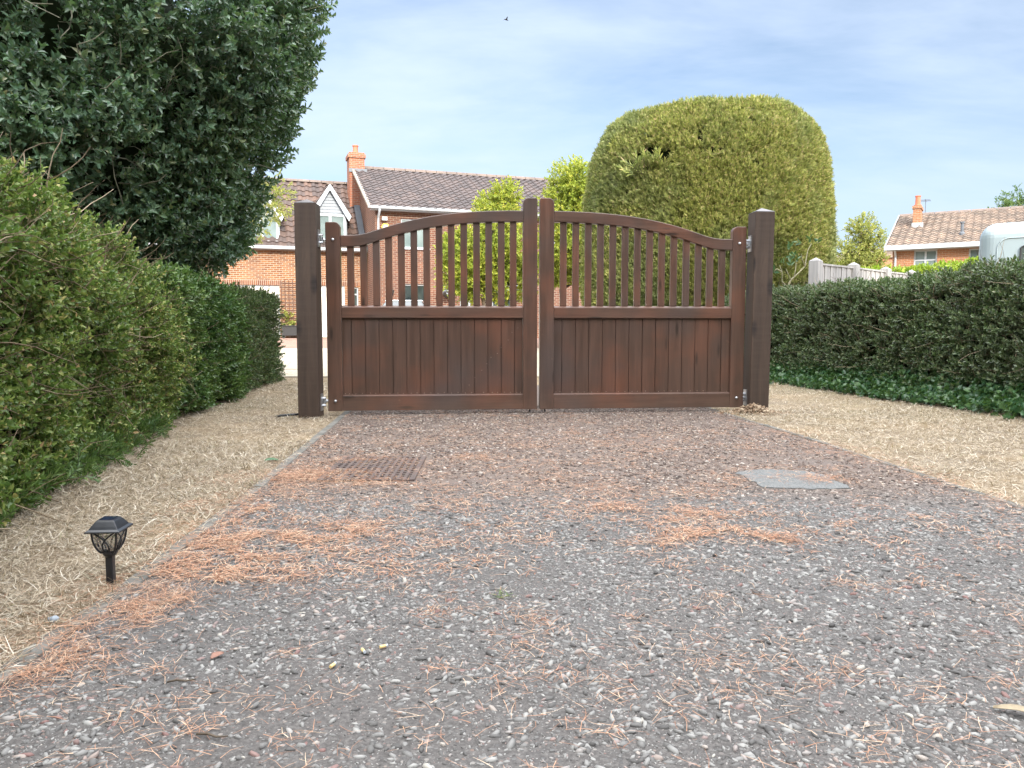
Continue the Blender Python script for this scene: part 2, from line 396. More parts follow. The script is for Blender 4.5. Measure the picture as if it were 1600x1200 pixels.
# ------------------------------------------------------------------ hedges
def hedge(name, path, H, thick, side, temps, lm, dens, label, cat, seed, lump=.05, tw=0, twdir=None, core_m=None, top_round=.25, layers=2.2, extra=None, upw=.45, scale=1.0, z0=0.0, ends=(True, True), group=None, hole_t=.5):
    """path: front base line (x,y) points; H: heights at those points; the body lies on side*left-normal of the path"""
    rg = np.random.default_rng(seed)
    P = np.array(path, float); seg = np.linalg.norm(np.diff(P, axis=0), axis=1); cum = np.concatenate([[0], np.cumsum(seg)]); LT = cum[-1]
    Hs = np.array(H, float)
    def base(s): return np.stack([np.interp(s, cum, P[:, 0]), np.interp(s, cum, P[:, 1])], 1)
    def tang(s): a = base(np.clip(s - .15, 0, LT)); b = base(np.clip(s + .15, 0, LT)); return unit(b - a)
    def prof(q, h):                 # q in 0..1 along front face, rounded shoulder, top, back
        r = np.minimum(top_round, thick * .45); L1 = h - r; L2 = r * math.pi / 2; L3 = thick - 2 * r; tot = 2 * L1 + 2 * L2 + L3
        d = q * tot; x = np.zeros_like(d); z = np.zeros_like(d); nx = np.zeros_like(d); nz = np.zeros_like(d)
        a = d < L1; x[a] = 0; z[a] = d[a]; nx[a] = -1
        b = (d >= L1) & (d < L1 + L2); th = (d[b] - L1[b]) / r; x[b] = r - r * np.cos(th); z[b] = L1[b] + r * np.sin(th); nx[b] = -np.cos(th); nz[b] = np.sin(th)
        c = (d >= L1 + L2) & (d < L1 + L2 + L3); x[c] = r + d[c] - L1[c] - L2; z[c] = h[c]; nz[c] = 1
        e = (d >= L1 + L2 + L3) & (d < L1 + 2 * L2 + L3); th = (d[e] - L1[e] - L2 - L3) / r; x[e] = thick - r + r * np.sin(th); z[e] = h[e] - r + r * np.cos(th); nx[e] = np.sin(th); nz[e] = np.cos(th)
        g = d >= L1 + 2 * L2 + L3; x[g] = thick; z[g] = h[g] - r - (d[g] - L1[g] - 2 * L2 - L3); nx[g] = 1
        return x, z, nx, nz
    def place(s, x, z, nx, nz, inset=0):
        b = base(s); t = tang(s); nl = np.stack([-t[:, 1], t[:, 0]], 1) * side
        pos = np.stack([b[:, 0] + nl[:, 0] * x, b[:, 1] + nl[:, 1] * x, z + z0], 1)
        nor = np.stack([nl[:, 0] * nx, nl[:, 1] * nx, nz], 1); return pos - nor * inset, nor
    hm = float(np.mean(Hs)); tot = 2 * hm + thick
    fr = (hm + thick) / tot
    n = int(LT * (hm + thick) * dens * layers); nb = int(LT * hm * dens * .8)
    q = np.concatenate([rg.uniform(0, fr, n), rg.uniform(fr, 1, nb)]); s = rg.uniform(0, LT, n + nb)
    h = np.interp(s, cum, Hs); x, z, nx, nz = prof(q, h); pos, nor = place(s, x, z, nx, nz)
    for on, s_, sg in ((ends[0], 0.0, -1), (ends[1], LT, 1)):
        if on:
            m = int(thick * hm * dens * layers); ss = np.full(m, s_); hh = np.interp(ss, cum, Hs)
            xx = rg.uniform(0, thick, m); zz = rg.uniform(0, 1, m) * hh; p2, _ = place(ss, xx, zz, xx * 0, xx * 0)
            t = tang(ss) * sg; pos = np.concatenate([pos, p2]); nor = np.concatenate([nor, np.stack([t[:, 0], t[:, 1], xx * 0], 1)])
    lum = (vnoise(pos, 2.6, seed) - .5) * 2 * lump + (vnoise(pos, 7.5, seed + 1) - .5) * 2 * lump * .7
    depth = np.abs(rg.normal(0, .055, len(pos))) + np.where(rg.random(len(pos)) < .3, rg.uniform(0, .14, len(pos)), 0)
    hole = vnoise(pos, 4.2, seed + 5) + .5 * vnoise(pos, 9.0, seed + 6)
    keep = (hole > hole_t) | (rg.random(len(pos)) < .32); pos, nor, lum, depth = pos[keep], nor[keep], lum[keep], depth[keep]
    pos = pos + nor * (lum - depth)[:, None]; pos[:, 2] = np.maximum(pos[:, 2], z0 + .02)
    d = nor * .7 + np.array([0, 0, upw]) + rg.normal(0, .45, pos.shape)
    V = scatter(temps, pos, d, scale * rg.uniform(.7, 1.2, len(pos)), rg)
    if tw:
        k = rg.choice(len(pos), tw, replace=tw > len(pos)); dd = rg.normal(0, 1, (tw, 3)) + nor[k] * .25 + (np.array(twdir) if twdir is not None else 0)
        V = join(V, wisps(pos[k] - nor[k] * rg.uniform(-.03, .08, (tw, 1)), dd, rg.uniform(.12, .42, tw), rg.uniform(.0016, .0045, tw), 5, .22, rg))
    root = empty(name, (0, 0, 0), label=label, cat=cat, group=group)
    big('foliage', *V, [lm, M['twig']], root)
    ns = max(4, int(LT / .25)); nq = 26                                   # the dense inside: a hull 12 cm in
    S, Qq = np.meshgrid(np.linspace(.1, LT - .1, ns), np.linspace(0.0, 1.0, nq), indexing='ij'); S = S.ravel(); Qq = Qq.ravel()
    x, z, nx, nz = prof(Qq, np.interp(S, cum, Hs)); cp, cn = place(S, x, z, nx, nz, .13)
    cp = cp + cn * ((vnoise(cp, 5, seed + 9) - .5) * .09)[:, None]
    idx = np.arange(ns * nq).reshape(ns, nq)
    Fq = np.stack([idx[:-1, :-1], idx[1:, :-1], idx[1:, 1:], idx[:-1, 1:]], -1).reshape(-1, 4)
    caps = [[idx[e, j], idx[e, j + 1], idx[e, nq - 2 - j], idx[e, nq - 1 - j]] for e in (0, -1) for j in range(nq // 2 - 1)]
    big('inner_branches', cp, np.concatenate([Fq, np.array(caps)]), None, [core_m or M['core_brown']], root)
    return root

# ------------------------------------------------------------------ trees
def limb_path(a, b, n=6, wob=.08, rg=random):
    a, b = Vector(a), Vector(b); L = (b - a).length; pts = []
    for i in range(n + 1):
        t = i / n; p = a.lerp(b, t)
        if 0 < i < n: p += Vector((rg.uniform(-1, 1), rg.uniform(-1, 1), rg.uniform(-.6, .6))) * wob * L
        pts.append(p)
    return pts
def tree(name, loc, trunk_h, r, lobes, temps, lm, n, label, cat='tree', seed=1, shell=.55, group=None, droop=0, scale=1.0, bark=None, z0=None, lump=.25, gap=.42, core=False):
    """lobes: (cx,cy,cz,rx,ry,rz) about the foot of the trunk"""
    rg = np.random.default_rng(seed); rd = random.Random(seed)
    root = empty(name, (loc[0], loc[1], gz(loc[1]) if z0 is None else z0), label=label, cat=cat, group=group)
    mb = MB(); top = Vector((0, 0, trunk_h)); pts = limb_path((0, 0, -.05), top, 5, .035, rd)
    mb.tube(pts, [r * (1.25 if i == 0 else 1 - .09 * i) for i in range(len(pts))], 9)
    lob = np.array(lobes, float); vol = lob[:, 3] * lob[:, 4] * lob[:, 5]; pr = vol ** .67; pr /= pr.sum()
    for lb in lob:
        c = Vector(lb[:3]); st = pts[rd.choice([3, 4, 5])]
        pp = limb_path(st, c, 5, .06, rd); mb.tube(pp, [r * .5 * (1 - .13 * i) for i in range(6)], 6)
        for _ in range(5):
            e = c + Vector((rd.uniform(-1, 1) * lb[3], rd.uniform(-1, 1) * lb[4], rd.uniform(-.7, 1) * lb[5])) * .8
            p2 = limb_path(pp[rd.choice([2, 3, 4])], e, 4, .07, rd); mb.tube(p2, [r * .2 * (1 - .18 * i) for i in range(5)], 5)
    mb.build('trunk', bark or M['bark'], root, smooth=True)
    w = rg.choice(len(lob), n, p=pr); u = unit(rg.normal(size=(n, 3)))
    rad = np.where(rg.random(n) < shell, rg.uniform(.82, 1.04, n), rg.uniform(.2, .9, n))
    pos = lob[w, :3] + u * lob[w, 3:] * rad[:, None]
    pos += u * ((vnoise(pos, 1.7, seed) - .5) * 2 * lump)[:, None] * lob[w, 3:].mean(1)[:, None]
    keep = (vnoise(pos, 2.6 / max(.6, float(lob[:, 3].mean())), seed + 3) > gap) | (rg.random(n) < .18)
    pos = pos[keep]; u = u[keep]
    d = u * .8 + rg.normal(0, .5, pos.shape) + np.array([0, 0, .3 - droop])
    V = scatter(temps, pos, d, scale * rg.uniform(.75, 1.25, len(pos)), rg)
    big('crown', *V, [lm, M['twigdark']], root)
    return root

# ================================================================== GROUND
def strip(name, ys, x0, x1, dz, m, nx=6, **k):
    V = []; 
    for y in ys:
        a, b = x0(y), x1(y)
        for i in range(nx + 1): V.append((a + (b - a) * i / nx, y, gz(y) + dz))
    W = nx + 1; Fc = [(j * W + i, j * W + i + 1, (j + 1) * W + i + 1, (j + 1) * W + i) for j in range(len(ys) - 1) for i in range(nx)]
    o = MB().add(V, Fc).build(name, m, recalc=False); return tag(o, **k)

LK = [G(-420, 1400), G(0, 1076), G(120, 985), G(215, 920), G(320, 834), G(410, 764), G(545, 646)]
RK = [Vector((2.20, .4, 0)), G(1600, 793), G(1480, 755), G(1300, 697), G(1125, 643)]
def kx(K):
    ys = np.array([p.y for p in K]); xs = np.array([p.x for p in K]); o = np.argsort(ys); ys, xs = ys[o], xs[o]
    def f(y):
        if y > ys[-1]: return float(xs[-1] + (xs[-1] - xs[-2]) / (ys[-1] - ys[-2]) * (y - ys[-1]) * .5)
        return float(np.interp(y, ys, xs))
    return f
lk, rk = kx(LK), kx(RK)

t = NT('dry_verge'); o = t.obj()
c = t.ramp(t.noise(o, 60, 5, .7), [(.25, (.09, .07, .053)), (.5, (.19, .155, .115)), (.8, (.32, .27, .205))])
c = t.mix(t.rng(t.noise(o, 1.3, 4, .6), .4, .7), c, t.mix(.6, c, (.34, .25, .15)))
c = t.mix(t.rng(t.noise(o, .35, 3), .5, .75, 0, .5), c, (.15, .16, .06))
M['verge_ground'] = t.bsdf(c, .95, 0, .1, t.bump(t.noise(o, 45, 4), .6, .02))
ys = [-60, -20, -6, 0, 1, 2, 3, 4, 5, 6, 7, 8, 9, 10, 12, 14, 17, 20, 24, 28, 40, 80, 200, 600]
strip('ground', ys, lambda y: -500, lambda y: 500, 0, M['verge_ground'], 2, kind='structure')

t = NT('exposed_aggregate_drive'); o = t.obj(); s = t.sep(o)
n1 = t.noise(o, 110, 4, .75); n2 = t.noise(o, 1.5, 4, .6)
vd = t.vor(o, 75, 'F1', 'Distance'); vc = t.vor(o, 75, 'F1', 'Color')
mort = t.ramp(n1, [(.3, (.040, .037, .035)), (.5, (.076, .070, .067)), (.75, (.136, .127, .120))])
far = t.rng(t.math('ADD', s[1], t.math('MULTIPLY', n2, .9)), 3.55, 4.05)           # the older reddish length of drive
mort = t.mix(far, mort, t.mix(.7, mort, (.135, .098, .08)))
st = t.ramp(t.sep(vc)[0], [(0, (.07, .067, .066)), (.4, (.12, .117, .113)), (.7, (.12, .08, .066)), (1, (.19, .18, .168))])
pick = t.math('MULTIPLY', t.rng(vd, .30, .36, 1, 0), t.math('GREATER_THAN', t.sep(vc)[1], .45))
c = t.mix(pick, mort, st)
c = t.mix(t.rng(n2, .52, .7, 0, .5), c, t.mix(.5, c, (.10, .10, .102)))
M['drive'] = t.bsdf(c, .85, 0, .3, t.bump(t.math('ADD', n1, t.math('MULTIPLY', pick, 1.2)), .5, .004))
strip('drive', [-3, 0, .5, 1, 1.5, 2, 2.5, 3, 3.5, 4, 4.5, 5, 5.5, 6, 6.5, 7, 8, 9.5], lk, rk, .006, M['drive'], 8, kind='structure')

t = NT('pale_gravel'); o = t.obj()
c = t.ramp(t.noise(o, 26, 5, .7), [(.25, (.26, .22, .16)), (.5, (.42, .37, .29)), (.8, (.56, .51, .42))])
M['gravel'] = t.bsdf(c, .95, 0, .1, t.bump(t.noise(o, 40, 4), .6, .02))
strip('gravel_forecourt', [10.8, 12, 14, 16, 18, 20.2], lambda y: -12, lambda y: 2.0, .012, M['gravel'], 4, kind='structure')
M['pavers'] = brick('paver_brick', (.28, .16, .12), (.2, .12, .10), (.25, .2, .16))
strip('brick_paving', [20.2, 22, 24, 28, 34], lambda y: -16, lambda y: 3.0, .016, M['pavers'], 4, kind='structure')

def kerb(name, K, w, sgn):
    mb = MB(); pts = [Vector((p.x, p.y, 0)) for p in K]
    for a, b in zip(pts[:-1], pts[1:]):
        L = (b - a).length; d = (b - a).normalized(); n = Vector((-d.y, d.x, 0)) * sgn; k = max(1, int(L / .9))
        for i in range(k):
            p = a + d * (L * i / k + .004); q = a + d * (L * (i + 1) / k - .004); h = .012 + random.uniform(-.003, .003)
            mb.add([p, q, q + n * w, p + n * w, p + Vector((0, 0, h)), q + Vector((0, 0, h)), q + n * w + Vector((0, 0, h)), p + n * w + Vector((0, 0, h))],
                   [(0, 3, 2, 1), (4, 5, 6, 7), (0, 1, 5, 4), (1, 2, 6, 5), (2, 3, 7, 6), (3, 0, 4, 7)])
    return tag(mb.build(name, M['concrete'], bevel=.004), kind='structure')
kerb('kerb', LK[1:] + [Vector((lk(8), 8, 0))], .05, 1)
kerb('kerb', RK + [Vector((rk(8), 8, 0))], .038, 1)

pts = [(1150, 742), (1165, 738), (1205, 736), (1250, 738), (1285, 744), (1322, 760), (1330, 766), (1290, 767), (1240, 766), (1195, 765), (1175, 755)]
pj = random.Random(8); pts = [(a[0] + (b[0] - a[0]) * k / 5 + pj.uniform(-3, 3), a[1] + (b[1] - a[1]) * k / 5 + pj.uniform(-.8, .8)) for a, b in zip(pts, pts[1:] + pts[:1]) for k in range(5)]
tag(MB().prism([(G(*p).x, G(*p).y) for p in pts], .004, .0105, 'z').build('mortar_patch', M['patch']), kind='structure')

# ------------------------------------------------------------------ stones set in the drive
def stone_templates():
    out = []
    for s in range(5):
        bm = bmesh.new(); bmesh.ops.create_icosphere(bm, subdivisions=1, radius=1); rs = np.random.default_rng(s + 5)
        v = np.array([q.co[:] for q in bm.verts]); f = np.array([[q.index for q in g.verts] for g in bm.faces]); bm.free()
        v *= rs.uniform(.66, 1.2, (len(v), 1)); v *= np.array([1.12, rs.uniform(.42, .8), rs.uniform(.36, .55)])
        out.append((v, f, np.zeros(len(f), int)))
    return out
ST = stone_templates()
def in_drive(n, y0, y1, rg, mx=.72, pad=.5):
    y = rg.uniform(y0, y1, n * 2); x = rg.uniform(-1.6, 2.4, n * 2)
    a = np.array([lk(q) for q in np.linspace(y0, y1, 200)]); b = np.array([rk(q) for q in np.linspace(y0, y1, 200)]); g = np.linspace(y0, y1, 200)
    ok = (x > np.interp(y, g, a) + .01) & (x < np.interp(y, g, b) - .01) & (np.abs(x) < mx * y + pad)
    return x[ok], y[ok]
rg = np.random.default_rng(11)
bx, by = in_drive(62000, .95, 7.2, rg); sx_, sy_ = in_drive(80000, .95, 3.6, rg)
x = np.concatenate([bx, sx_]); y = np.concatenate([by, sy_])
size = np.concatenate([.0045 + .0105 * rg.random(len(bx)) ** 2.2, rg.uniform(.0014, .0038, len(sx_))])
dn = vnoise(np.stack([x, y, x * 0], 1), 2.2, 3); keep = rg.random(len(x)) < np.clip(.5 + 1.4 * (dn - .2), .45, 1)
gr = (x > -.96) & (x < -.46) & (y > 3.64) & (y < 4.36); pp = np.array([(G(*p).x, G(*p).y) for p in pts])
inpatch = np.zeros(len(x), bool)
for i in range(len(pp)):
    (xa, ya), (xb, yb) = pp[i], pp[i - 1]; inpatch ^= ((ya > y) != (yb > y)) & (x < (xb - xa) * (y - ya) / (yb - ya + 1e-9) + xa)
keep &= ~gr & ~inpatch
x, y, size = x[keep], y[keep], size[keep]
pos = np.stack([x, y, .006 + size * rg.uniform(-.28, .16, len(x))], 1)
up = np.array([0, 0, 1.0]) + rg.normal(0, .22, pos.shape)
V = scatter(ST, pos, up, size, rg)
t = NT('drive_stone'); s = t.sep(t.obj()); i = t.island()
cn = t.ramp(i, [(0, (.06, .057, .055)), (.3, (.12, .116, .112)), (.62, (.188, .184, .177)), (.86, (.265, .26, .247)), (.94, (.16, .09, .082)), (1, (.33, .315, .28))])
cf = t.ramp(i, [(0, (.048, .036, .031)), (.35, (.09, .066, .055)), (.7, (.155, .115, .094)), (.9, (.26, .22, .185)), (1, (.40, .37, .33))])
far = t.rng(t.math('ADD', s[1], t.math('MULTIPLY', t.noise(t.obj(), 1.5, 4), .9)), 3.55, 4.05)
M['stone'] = t.bsdf(t.mix(far, cn, cf), .7, 0, .3)
tag(big('gravel', *V, [M['stone']], smooth=False), kind='stuff', label='grey, white and reddish stones set in the drive surface', cat='gravel')

# ------------------------------------------------------------------ pine needles
def strips(x, y, z, L, w, rg, lift=.004, curl=.5, segs=2, tilt=.12):
    n = len(x); a = rg.uniform(0, 2 * math.pi, n); p = np.stack([x, y, z], 1); rows = []
    da = rg.normal(0, curl, n) / segs; el = np.abs(rg.normal(0, tilt, n))
    for k in range(segs + 1):
        side = np.stack([-np.sin(a), np.cos(a), rg.normal(0, .25, n)], 1) * (w * (1 - .55 * k / segs) * .5)[:, None]
        rows += [p - side, p + side]
        step = (L / segs)[:, None]; p = p + np.stack([np.cos(a) * np.cos(el), np.sin(a) * np.cos(el), np.sin(el)], 1) * step
        a = a + da; el = el - rg.uniform(.0, .35, n) * (1 if tilt < .5 else .6)
    A = np.stack(rows, 1).reshape(-1, 3); A[:, 2] = np.maximum(A[:, 2], .0075); K = 2 * (segs + 1)
    q = np.array([[2 * k, 2 * k + 1, 2 * k + 3, 2 * k + 2] for k in range(segs)])
    Fq = (q[None] + (np.arange(n) * K)[:, None, None]).reshape(-1, 4)
    return A, Fq, np.zeros(len(Fq), int)
patches = [(330, 895, .16, 2600), (395, 860, .14, 2200), (250, 930, .13, 2200), (410, 835, .2, 2600), (470, 828, .18, 2000), (540, 822, .14, 1300), (180, 965, .10, 1300), (120, 1010, .08, 700), (60, 1050, .08, 700),
           (510, 745, .12, 2000), (560, 750, .13, 2200), (600, 725, .12, 1400), (560, 720, .1, 900), (470, 775, .3, 1500), (740, 718, .1, 500), (700, 790, .45, 1400), (620, 850, .25, 800), (380, 790, .16, 1200), (430, 745, .2, 1200),
           (1070, 850, .07, 800), (1100, 838, .08, 700), (1170, 842, .08, 700), (1210, 846, .05, 300), (1060, 805, .13, 900), (1000, 795, .15, 800), (930, 800, .14, 500), (1150, 800, .14, 600), (1030, 765, .3, 900),
           (1170, 750, .08, 400), (1290, 750, .1, 500), (850, 760, .5, 1500), (820, 700, .6, 1600), (1000, 690, .6, 1500), (1150, 690, .4, 900), (650, 690, .4, 900), (500, 880, .2, 500), (450, 900, .2, 450)]
rg = np.random.default_rng(21); X = []; Y = []
for px, py, rad, n in patches:
    c = G(px, py); q = int(n * .72); X.append(c.x + rg.normal(0, rad, q)); Y.append(c.y + rg.normal(0, rad * .75, q))
gx, gy = in_drive(30000, 1.0, 7, rg); cl = vnoise(np.stack([gx, gy, gx * 0], 1), 6, 8) * .6 + vnoise(np.stack([gx, gy, gx * 0], 1), 17, 9) * .4
k = rg.random(len(gx)) < np.clip((cl - .42) * 3.2, .06, 1); X.append(gx[k]); Y.append(gy[k])
yy = rg.uniform(1.4, 5.2, 2400); X.append(np.array([lk(q) for q in yy]) + rg.normal(.10, .07, len(yy))); Y.append(yy)          # drifted along the edging
yy = rg.uniform(3.0, 5.5, 1600); X.append(np.array([rk(q) for q in yy]) + rg.normal(.0, .09, len(yy))); Y.append(yy)
for _ in range(110):                                                          # loose tufts
    a, b = in_drive(4, 1.05, 3.2, rg); 
    if len(a): X.append(a[0] + rg.normal(0, .022, 26)); Y.append(b[0] + rg.normal(0, .018, 26))
x = np.concatenate(X); y = np.concatenate(Y); nn_ = vnoise(np.stack([x, y, x * 0], 1), 14, 17) * .55 + vnoise(np.stack([x, y, x * 0], 1), 5, 18) * .45; ok = (y > .95) & (x < 2.5) & (rg.random(len(x)) < np.clip((nn_ - .3) * 3.6, .12, 1)); x, y = x[ok], y[ok]; n = len(x)
V = strips(x, y, .0095 + np.abs(rg.normal(0, .0045, n)), rg.uniform(.022, .062, n), np.where(y < 2.2, .0011, .0018) * rg.uniform(.8, 1.3, n), rg, curl=.55, tilt=.1)
t = NT('dead_needle'); i = t.island()
M['needle'] = t.bsdf(t.ramp(i, [(0, (.15, .075, .048)), (.35, (.32, .16, .095)), (.7, (.44, .25, .155)), (1, (.54, .42, .30))]), .7, 0, .3)
tag(big('pine_needles', *V, [M['needle']]), kind='stuff', label='orange dead needles strewn over the drive', cat='needles')

# ------------------------------------------------------------------ dry grass on the verges
rg = np.random.default_rng(31); X = []; Y = []
def fill(n, y0, y1, f0, f1, falloff):
    y = y0 + (y1 - y0) * rg.random(n) ** falloff; a = np.array([f0(q) for q in np.linspace(y0, y1, 100)]); b = np.array([f1(q) for q in np.linspace(y0, y1, 100)]); g = np.linspace(y0, y1, 100)
    x0, x1 = np.interp(y, g, a), np.interp(y, g, b); x = x0 + (x1 - x0) * rg.random(n); k = np.abs(x) < .78 * y + .5; X.append(x[k]); Y.append(y[k])
fill(175000, 1.3, 5.0, lambda q: lk(q) - 1.75, lambda q: lk(q) - .03, 1.15)
fill(45000, 5.0, 10.5, lambda q: lk(q) - 2.0, lambda q: lk(q) - .05, 1.2)
fill(105000, 2.9, 7.0, lambda q: rk(q) - .03, lambda q: 4.6, 1.0)
fill(34000, 7.0, 11.5, lambda q: rk(q) + .05, lambda q: 4.2, 1.0)
x = np.concatenate(X); y = np.concatenate(Y); k = rg.random(len(x)) < .25 + 1.1 * vnoise(np.stack([x, y, x * 0], 1), 5, 4); x, y = x[k], y[k]; n = len(x)
z = np.abs(rg.normal(.004, .006, n)) + np.array([gz(q) for q in y])
V = strips(x, y, z, rg.uniform(.018, .065, n) * np.where(rg.random(n) < .08, 1.5, 1), rg.uniform(.0013, .0028, n) * (1 + .15 * np.maximum(0, y - 2)), rg, curl=.9, segs=3, tilt=.33)
t = NT('straw_grass'); i = t.island()
M['straw'] = t.bsdf(t.ramp(i, [(0, (.09, .066, .048)), (.25, (.22, .172, .124)), (.65, (.40, .335, .25)), (.9, (.58, .52, .425)), (.985, (.70, .66, .58)), (1, (.2, .21, .09))]), .75, 0, .25, transl=(.2, (.5, .4, .2)))
tag(big('dry_grass', *V, [M['straw']]), kind='stuff', label='parched straw coloured grass on the verges', cat='grass')

# ================================================================== GATE
def ogee(s):
    return float(np.interp(s, [0, .05, .09, .14, .19, .243, .29, .346, .42, .5, .58, .65, .73, .806, .9, 1], [1.512, 1.512, 1.516, 1.531, 1.556, 1.583, 1.606, 1.629, 1.656, 1.680, 1.698, 1.711, 1.721, 1.728, 1.733, 1.735]))
def gate_leaf(hinge, meet, label, flip, seed):
    d = Vector((meet[0] - hinge[0], meet[1] - hinge[1], 0)); W = d.length - .005; rz = math.atan2(d.y, d.x)
    root = empty('gate_leaf', (hinge[0], hinge[1], 0), rz if not flip else rz + math.pi, label=label, cat='gate', group='two leaves of the driveway gate')
    sx = -1 if flip else 1; rd = random.Random(seed)
    def X(a): return a * sx
    def bx(a, b, y0, y1, z0, z1): 
        m = MB(); m.box(min(X(a), X(b)), max(X(a), X(b)), y0, y1, z0, z1); return m
    def stile(x0, x1, top, side):
        w = x1 - x0; r = .045; po = [(x0, .04), (x1, .04), (x1, top), (x0, top)]
        arc = [(math.cos(a), math.sin(a)) for a in [i * math.pi / 2 / 6 for i in range(7)]]
        if side > 0: po = [(x0, .04), (x1, .04)] + [(x1 - r + r * c, top - r + r * q) for c, q in arc] + [(x0 + .008, top), (x0, top - .008)]
        else: po = [(x0, .04), (x1, .04), (x1, top - .008), (x1 - .008, top)] + [(x0 + r - r * q, top - r + r * c) for c, q in arc]
        return MB().prism([(X(a), b) for a, b in po], -.035, .035, 'y')
    SW = .122
    stile(0, SW, 1.62, 1).build('hinge_stile', M['wood_v'], root, bevel=.005)
    stile(W - SW, W, 1.842, -1).build('meeting_stile', M['wood_v'], root, bevel=.005)
    a, b = SW, W - SW; N = 40
    po = [(X(a + (b - a) * i / N), ogee(i / N)) for i in range(N + 1)] + [(X(a + (b - a) * i / N), ogee(i / N) - .094) for i in range(N, -1, -1)]
    mb = MB(); n = N + 1                                                                  # curved top rail
    V = [(p[0], -.032, p[1]) for p in po] + [(p[0], .032, p[1]) for p in po]; k = len(po); Fc = []
    for i in range(N):
        Fc += [(i, i + 1, k - 2 - i, k - 1 - i), (k + i, k + k - 1 - i, k + k - 2 - i, k + i + 1)]
    Fc += [(i, (i + 1) % k, k + (i + 1) % k, k + i) for i in range(k)]
    mb.add(V, Fc).build('top_rail', M['wood_h'], root, bevel=.006)
    MB().prism([(-.033, .825), (.033, .825), (.033, .93), (-.012, .93), (-.033, .915)], min(X(a), X(b)), max(X(a), X(b)), 'x').build('middle_rail', M['wood_h'], root, bevel=.004)
    MB().prism([(-.033, .042), (.033, .042), (.033, .176), (-.018, .176), (-.033, .168)], min(X(a), X(b)), max(X(a), X(b)), 'x').build('bottom_rail', M['wood_h'], root, bevel=.004)
    NS = 14; pitch = (b - a - .012) / (NS + .42); w = .0565
    for i in range(NS):
        c = a + .006 + pitch * (i + .71) + rd.uniform(-.002, .002); s = (c - a) / (b - a); zt = ogee(s) - .094
        sl = bx(c - w / 2, c + w / 2, -.016, .018, .9295, zt + .012 + .02)
        o = sl.build('slat', M['wood_v'], root, bevel=.004)
    mb = MB(); NB = 14; bw = (b - a) / 13.3; edges = [a] + [a + bw * (.68 + i) for i in range(NB - 1)] + [b]     # matchboards
    for p, q in zip(edges[:-1], edges[1:]):
        e = rd.uniform(-.0015, .0015); mb.box(min(X(p + .0022), X(q - .0022)), max(X(p + .0022), X(q - .0022)), -.010 + e, .012, .170, .83)
    mb.box(min(X(a + .003), X(b - .003)), max(X(a + .003), X(b - .003)), .004, .014, .172, .828)
    for p, q in zip(edges[:-1], edges[1:]):
        for f in (.28, .72):
            x_ = X(p + (q - p) * f + rd.uniform(-.006, .006)); z_ = .186 + rd.uniform(-.003, .003)
            if rd.random() < .85: mb.lathe([(.0001, 0), (.0028, 0), (.0022, .002), (.0001, .0024)], 6, 1, Matrix.Translation((x_, -.0105, z_)) @ Matrix.Rotation(R(90), 4, 'X'))
    if not flip:
        for k in range(11):
            f = k / 10; mb.lathe([(.0001, 0), (.0026, 0), (.002, .002), (.0001, .0024)], 6, 1, Matrix.Translation((1.20 + .46 * f + rd.uniform(-.01, .01), -.0115, .26 + .55 * f + rd.uniform(-.015, .015))) @ Matrix.Rotation(R(90), 4, 'X'))
    mb.build('board_panel', [M['wood_board'], M['nail']], root, bevel=.003)
    for z_ in (.125, 1.475):                                                                # coach bolts and hinge pins
        MB().lathe([(.0001, 0), (.013, 0), (.0125, .005), (.009, .011), (.004, .0135), (.0001, .014)], 14, 0, Matrix.Translation((X(.062), -.0355, z_)) @ Matrix.Rotation(R(90), 4, 'X')).build('bolt', M['steel'], root, smooth=True)
        h = MB(); h.tube([(X(.012), .0, z_), (X(-.038), .0, z_)], .009, 8); h.tube([(X(-.034), 0, z_ - .022), (X(-.034), 0, z_ + .022)], .014, 10); h.tube([(X(-.012), 0, z_), (X(-.018), 0, z_)], .017, 6)
        h.build('hinge_eye', M['steel'], root)
    x_ = W - .055; MB().tube([(X(x_), .045, .30), (X(x_), .045, .012)], .006, 8).box(X(x_) - .02, X(x_) + .02, .035, .0405, .2, .3).build('drop_bolt', M['blackiron'], root)
    return root
HL, MT, HR = (-1.555, 6.485), (.222, 6.646), (2.042, 6.802)
gate_leaf(HL, (MT[0] - .003, MT[1]), 'brown wooden gate leaf hung on the post beside the tall leafy hedge', False, 1)
gate_leaf(HR, (MT[0] + .009, MT[1]), 'brown wooden gate leaf hung on the post with soil heaped at its foot', True, 2)

